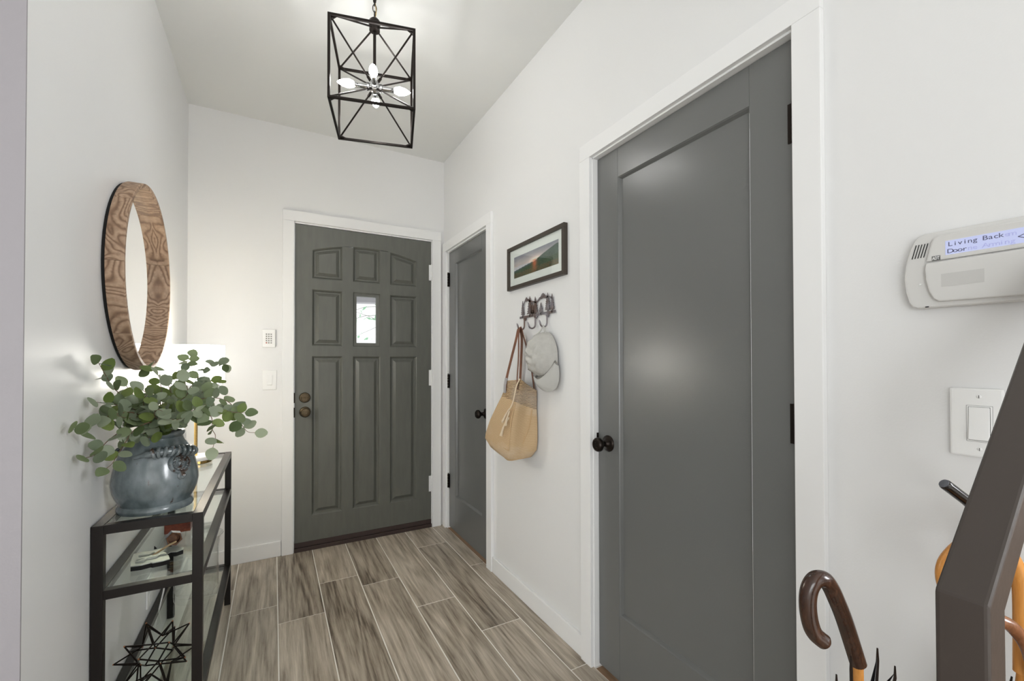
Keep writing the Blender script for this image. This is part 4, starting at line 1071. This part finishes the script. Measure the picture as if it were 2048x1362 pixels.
bm_.build('brim', CAPB, cap, True)
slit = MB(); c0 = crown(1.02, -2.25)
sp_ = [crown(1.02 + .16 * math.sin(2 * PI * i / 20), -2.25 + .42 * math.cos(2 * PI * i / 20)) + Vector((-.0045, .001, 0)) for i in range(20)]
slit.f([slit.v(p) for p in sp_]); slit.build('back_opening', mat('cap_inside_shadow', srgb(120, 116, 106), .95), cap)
MB().tube([crown(1.26, -2.75 + 1.1 * i / 10) + Vector((-.004, 0, 0)) for i in range(11)], .0055, 8).build('closure_strap', CAPM, cap, True)
MB().tube(smoothpath([crown(1.45, 1.45) + Vector((-.004, 0, -.004)), (R_ - .030, 1.672, 1.366), (R_ - .034, 1.678, 1.382), (R_ - .038, 1.684, 1.366), crown(1.2, 1.75) + Vector((-.002, 0, -.004))], 5), .004, 8).build('hang_loop', CAPM, cap, True)

# ------------------------------------------------------------------ stair rail at the right edge
RAILM = mat('railing_paint', srgb(66, 58, 53), .38, spec=.5, bump=.12, bscale=45)
sr_ = thing('stair_railing', (.603, .158, 0), 'dark brown metal stair handrail bending down into a newel post', 'railing')
x0, x1, y0, y1, zb = .580, .625, .1385, .1770, .985
sl = math.tan(math.radians(39.7)); Lr = 1.45
side = [(x0, 0), (x0, zb), (x0 + Lr, zb + sl * Lr), (x0 + Lr, zb + sl * Lr - .058), (x1, zb - .016), (x1, 0)]
MB().prism([(x, y0, z) for x, z in side], (0, y1 - y0, 0)).build('handrail', RAILM, sr_, bevel=.004, seg=3)
B('foot_plate', RAILM, (.55, .66, .11, .21, 0, .008), sr_, .002)
for i in range(5):
    bx0 = .86 + .24 * i
    B('baluster', RAILM, (bx0, bx0 + .02, .148, .168, .17 * (i + 1), zb + sl * (bx0 - x0) - .05), sr_, .001)
STEPM = wood('stair_tread_wood', [srgb(96, 74, 56), srgb(140, 112, 86), srgb(160, 132, 104)], grain=(20, 2, 20), rough=.5)
st_ = sroot('trim_5', (1.2, -.3, 0))
for i in range(5):
    B('stair_step', STEPM, (.80 + .24 * i, .80 + .24 * (i + 1) + .02 if i < 4 else 2.3, -.80, .186, .17 * i, .17 * (i + 1)), st_, .004)

# ------------------------------------------------------------------ umbrellas leaning by the rail
U1 = [(0.7055, 0.3353, 0.803), (0.692, 0.3426, 0.8168), (0.6856, 0.3459, 0.8365), (0.6832, 0.3469, 0.8606), (0.6854, 0.3454, 0.881), (0.693, 0.3411, 0.8948), (0.7072, 0.3367, 0.894), (0.7195, 0.3346, 0.881), (0.7307, 0.3321, 0.8609), (0.7511, 0.3304, 0.8242), (0.7833, 0.3273, 0.7521)]
U2 = [(0.9789, 0.2847, 1.0091), (0.9964, 0.2751, 0.9941), (1.0206, 0.2621, 0.9715), (1.0404, 0.2516, 0.9398), (1.05, 0.2468, 0.8898), (1.0651, 0.2515, 0.7671)]
U3 = [(0.95, 0.2686, 0.8275), (0.9401, 0.2737, 0.8595), (0.9393, 0.2738, 0.881), (0.9476, 0.269, 0.9002), (0.9678, 0.2576, 0.9193), (0.9992, 0.2402, 0.9224), (1.0251, 0.2261, 0.9088), (1.042, 0.2172, 0.8752), (1.0478, 0.2145, 0.8353), (1.0489, 0.2154, 0.7155)]
U4 = [(0.9584, 0.2304, 0.7716), (0.9583, 0.2301, 0.8006), (0.9663, 0.2255, 0.8159), (0.981, 0.2174, 0.8128), (0.9964, 0.2091, 0.7982), (1.0119, 0.2008, 0.7715), (1.0312, 0.1965, 0.7204)]
ribs = [(0.7564, 0.3249, 0.7611), (0.8584, 0.3317, 0.7371), (0.9338, 0.3365, 0.68)]

DKW = wood('dark_polished_wood', [srgb(34, 20, 14), srgb(66, 42, 30), srgb(92, 62, 44)], grain=(30, 30, 6), rough=.18, bump=.02, spec=.6)
ORW = wood('honey_wood', [srgb(176, 110, 46), srgb(206, 140, 68), srgb(222, 160, 88)], grain=(60, 60, 5), rough=.25, bump=.02, spec=.5)
BRW = wood('mid_brown_wood', [srgb(112, 70, 44), srgb(150, 100, 68), srgb(176, 128, 92)], grain=(40, 40, 8), rough=.2, bump=.02, spec=.6)
BLK = mat('black_umbrella_fabric', srgb(24, 23, 24), .55); WHT = mat('white_umbrella_fabric', srgb(216, 216, 214), .7)
BLKH = mat('black_polished_handle', srgb(26, 20, 18), .15, spec=.6); ENDG = mat('grey_end_cap', srgb(96, 98, 104), .5)
RIBM = mat('umbrella_rib', srgb(60, 52, 48), .3, metal=.8)
def canopy(o, a, b2, r0, r1, mats, seed, tips):
    """folded cloth of eight pleats around the shaft from a down to b2"""
    rr = random.Random(seed); pts_, tips = tips, {}; t = (b2 - a).normalized(); U = t.orthogonal().normalized(); V2 = t.cross(U); Ln = (b2 - a).length
    for w_ in pts_:
        w_ = Vector(w_); q_ = max((q for q in range(8) if q not in tips), key=lambda q: (w_ - a).dot(U * math.cos(2 * PI * q / 8) + V2 * math.sin(2 * PI * q / 8)))
        tips[q_] = w_
    for q in range(8):
        a0 = 2 * PI * q / 8; a1 = 2 * PI * (q + 1) / 8; am = (a0 + a1) / 2
        D = lambda an: U * math.cos(an) + V2 * math.sin(an)
        tip0 = tips.get(q, a + D(a0) * r0 * rr.uniform(.8, 1.1) - t * rr.uniform(.0, .02)); tip1 = tips.get((q + 1) % 8, None)
        rows = []
        for k in range(9):
            f = k / 8; c = a + t * Ln * f; r_ = r0 + (r1 - r0) * f ** .7
            e0 = tip0.lerp(c + D(a0) * r_, min(1, f * 2.0)) if f < .5 else c + D(a0) * r_
            e1 = c + D(a1) * r_ if tip1 is None else (tip1.lerp(c + D(a1) * r_, min(1, f * 2.0)) if f < .5 else c + D(a1) * r_)
            if tip1 is None and k == 0: e1 = a + D(a1) * r0 * .95
            md = c + D(am) * r_ * (.45 if f < .95 else .9)
            if k == 0: md = md + t * .05
            rows.append([e0, e0.lerp(md, .5) + D(am) * r_ * .05, md, md.lerp(e1, .5) + D(am) * r_ * .12, e1])
        MB().loft(rows, cap=False, closed=False).build('canopy_panel', mats[q % len(mats)], o, True)
        rb_ = MB(); rb_.tube([tip0 - t * .012, tip0 + t * .01, a + t * Ln * .5 + D(a0) * (r0 + (r1 - r0) * .6), b2], [.0012, .0022, .0018, .0014], 6)
        rb_.build('rib', RIBM, o, True)
def umbrella(name, label, path, rad, hm, shaft_m, mats, seed, open_, canopy_at, foot, tips=None, endm=None):
    P = [Vector(p) for p in path]; tip = Vector((foot[0], foot[1], .004))
    o = thing(name, tip, label, 'umbrella')
    sp_ = smoothpath(P, 6); rads = [rad] * len(sp_); rads[0] = rad * .86
    h_ = MB().tube(sp_, rads, 20).build('handle', hm, o, True, bevel=.0)
    if endm: 
        d0 = (sp_[0] - sp_[1]).normalized(); MB().lathe([(rad * .84, -.001), (rad * .84, .0006), (rad * .7, .0012), (0, .0014)], sp_[0], d0, 20).build('end_cap', endm, h_, True)
    t = (tip - P[-1]).normalized()
    MB().tube([P[-1] - t * .01, tip - t * .06], rad * .62, 14).build('shaft', shaft_m, o, True)
    MB().tube([tip - t * .07, tip - t * .02, tip], [rad * .5, rad * .4, .004], 10).build('ferrule', RIBM, o, True)
    a = P[-1] + t * canopy_at
    canopy(o, a, tip - t * .06, open_, .012, mats, seed, tips or [])
    return o
umbrella('umbrella', 'umbrella with dark brown polished crook handle and black and white canopy, nearest the closet door', U1, .0112, DKW, ORW, [BLK, WHT, BLK, BLK], 1, .030, .070, (.90, .37), [(0.7564, .3249, .7611), (.8584, .3317, .7371), (.9338, .3365, .68)], None)
umbrella('umbrella', 'umbrella whose black handle end points out above the handrail', U2, .0088, BLKH, BLKH, [BLK], 2, .030, .10, (1.02, .345), None, ENDG)
umbrella('umbrella', 'umbrella with honey coloured wooden crook handle behind the handrail', U3, .0108, ORW, ORW, [BLK], 3, .022, .22, (1.02, .265), None, None)
umbrella('umbrella', 'umbrella with small mid-brown crook handle in front of the honey one', U4, .0095, BRW, BRW, [BLK], 4, .012, .24, (.90, .26), None, None)
